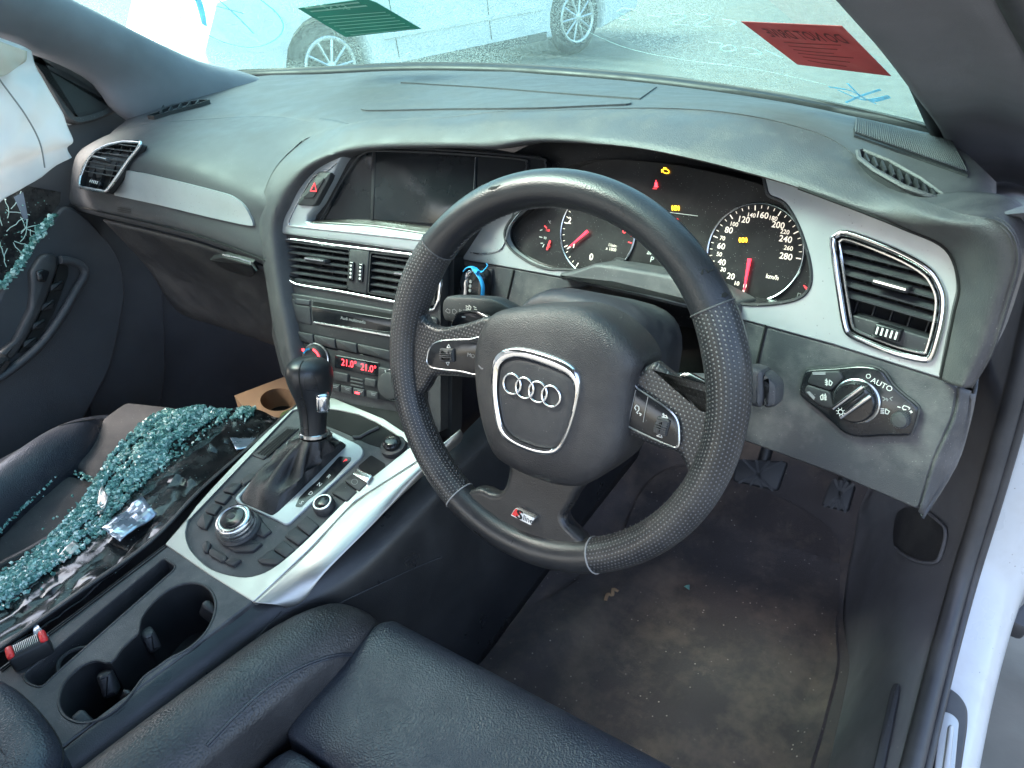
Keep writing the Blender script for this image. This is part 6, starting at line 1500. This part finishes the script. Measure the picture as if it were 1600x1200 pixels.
# buckle
bk_ = thing('seat_belt_buckle', 'red and black seat belt buckle beside the console', 'buckle', at(45, 1018, Z=-.24))
A, B = at(14, 1032, Z=-.238), at(78, 1000, Z=-.238); d = (B-A).normalized(); s_ = d.cross(Vector((0, 0, 1))).normalized(); up_ = s_.cross(d)
Pbk = Pl((A+B)/2, d, up_ if up_.z > 0 else -up_); LB = (B-A).length
slab('buckle_body', Pbk, rnd(rect(0, 0, LB*.98, .020), .004), key(.008, .002, -.010), M['deep'], bk_)
for sx_ in (-1, 1): slab('release_button', Pbk, rnd(rect(sx_*LB*.40, 0, LB*.18, .017), .004), key(.0115, .002, .004), M['redplastic'], bk_)
for k in range(14): slab('rib', Pbk, rect(-LB*.27+LB*.54*k/13, 0, LB*.018, .013), key(.0105, .0006, .006), M['satin'], bk_)
# dark strap across the seat centre
tag(tube('strap', [at(x, y, Z=-.292) for x, y in cr([(-40, 905), (0, 882), (50, 856), (100, 826)], 4)], .006, M['deep'], None, 8, flat=.45, up=(0, 0, 1)), 'thin black strap lying over the passenger seat cloth', 'strap')

# cardboard box in the far foot well
cbx = thing('cardboard_box', 'brown cardboard tissue box in the dark passenger foot well', 'box', at(420, 650, Z=-.45))
zt = -.36
tp = [at(366, 618, Z=zt), at(446, 588, Z=zt), at(500, 645, Z=zt), at(430, 690, Z=zt)]
e1, e2_ = tp[1]-tp[0], tp[3]-tp[0]; e2_ = e2_-e1*(e2_.dot(e1)/e1.dot(e1)); Pbx = Pl(tp[0], e1, (0, 0, 1))
sgn = 1 if Pbx.v.dot(e2_) > 0 else -1; W_, H_ = e1.length, e2_.length*sgn
bx = [(0, 0), (W_, 0), (W_, H_), (0, H_)]
holed('carton', Pbx, bx, [circ(W_*.58, H_*.36, W_*.30, 28, abs(H_)*.22)], -.10, 0, M['brown'], cbx)
slab('inside', Pbx, inset(ccw(bx), .002), [(0, -.098), (0, -.04)], M['hole'], cbx)
slab('printed_leaves', Pbx, cr([(W_*.35, H_*.72), (W_*.5, H_*.60), (W_*.75, H_*.66), (W_*.92, H_*.8), (W_*.7, H_*.9), (W_*.5, H_*.86)], 4, True), [(0, -.001), (0, .0006)], M['green'], cbx)
# pedals
for nm, lab, pts, z in (('brake_pedal', 'wide black brake pedal pad under the dashboard', [(1152, 718), (1232, 722), (1216, 768), (1146, 752)], -.43), ('accelerator_pedal', 'narrow black accelerator pedal pad right of the brake', [(1300, 748), (1338, 758), (1326, 801), (1283, 790)], -.45)):
    c = at(sum(p[0] for p in pts)/4, sum(p[1] for p in pts)/4, Z=z); th = thing(nm, lab, 'pedal', c); Pp = Pl(c, (1, 0, 0), (0, -.75, .66))
    q = rnd(Pp.LL(pts), .006); slab('pad', Pp, q, key(.010, .003, -.004), M['rubber'], th)
    for k in range(4):
        a, b = pts[0], pts[3]; t = (k+.5)/4
        L0 = (pts[0][0]+(pts[1][0]-pts[0][0])*t, pts[0][1]+(pts[1][1]-pts[0][1])*t); 
        strokes('tread', Pp.off(.010), [[L0, (pts[3][0]+(pts[2][0]-pts[3][0])*(1-t), pts[3][1]+(pts[2][1]-pts[3][1])*(1-t))]], .004, M['dusty'], th)
    tube('arm', [c+Pp.n*-.004, c+Vector((0, .10, .12)), c+Vector((0, .14, .28))], .010, M['deep'], th, 8)

# loose mat on the driver's carpet, its edge curling across the foot well
tfl = bvh(fl)
tag(drape('floor_mat', tfl, [tuple(p) for p in cr([(700, 1010), (760, 983), (835, 950), (900, 912), (960, 860), (1010, 760), (1080, 730), (1200, 770), (1300, 830), (1312, 900), (1306, 980), (1312, 1040), (1296, 1110), (1272, 1196), (1230, 1330), (1000, 1330), (800, 1100)], 4, True)], .006, M['mat_'], None, base=-.002, step=9), 'dirty dark floor mat with tan dust on the driver side', 'floor mat')
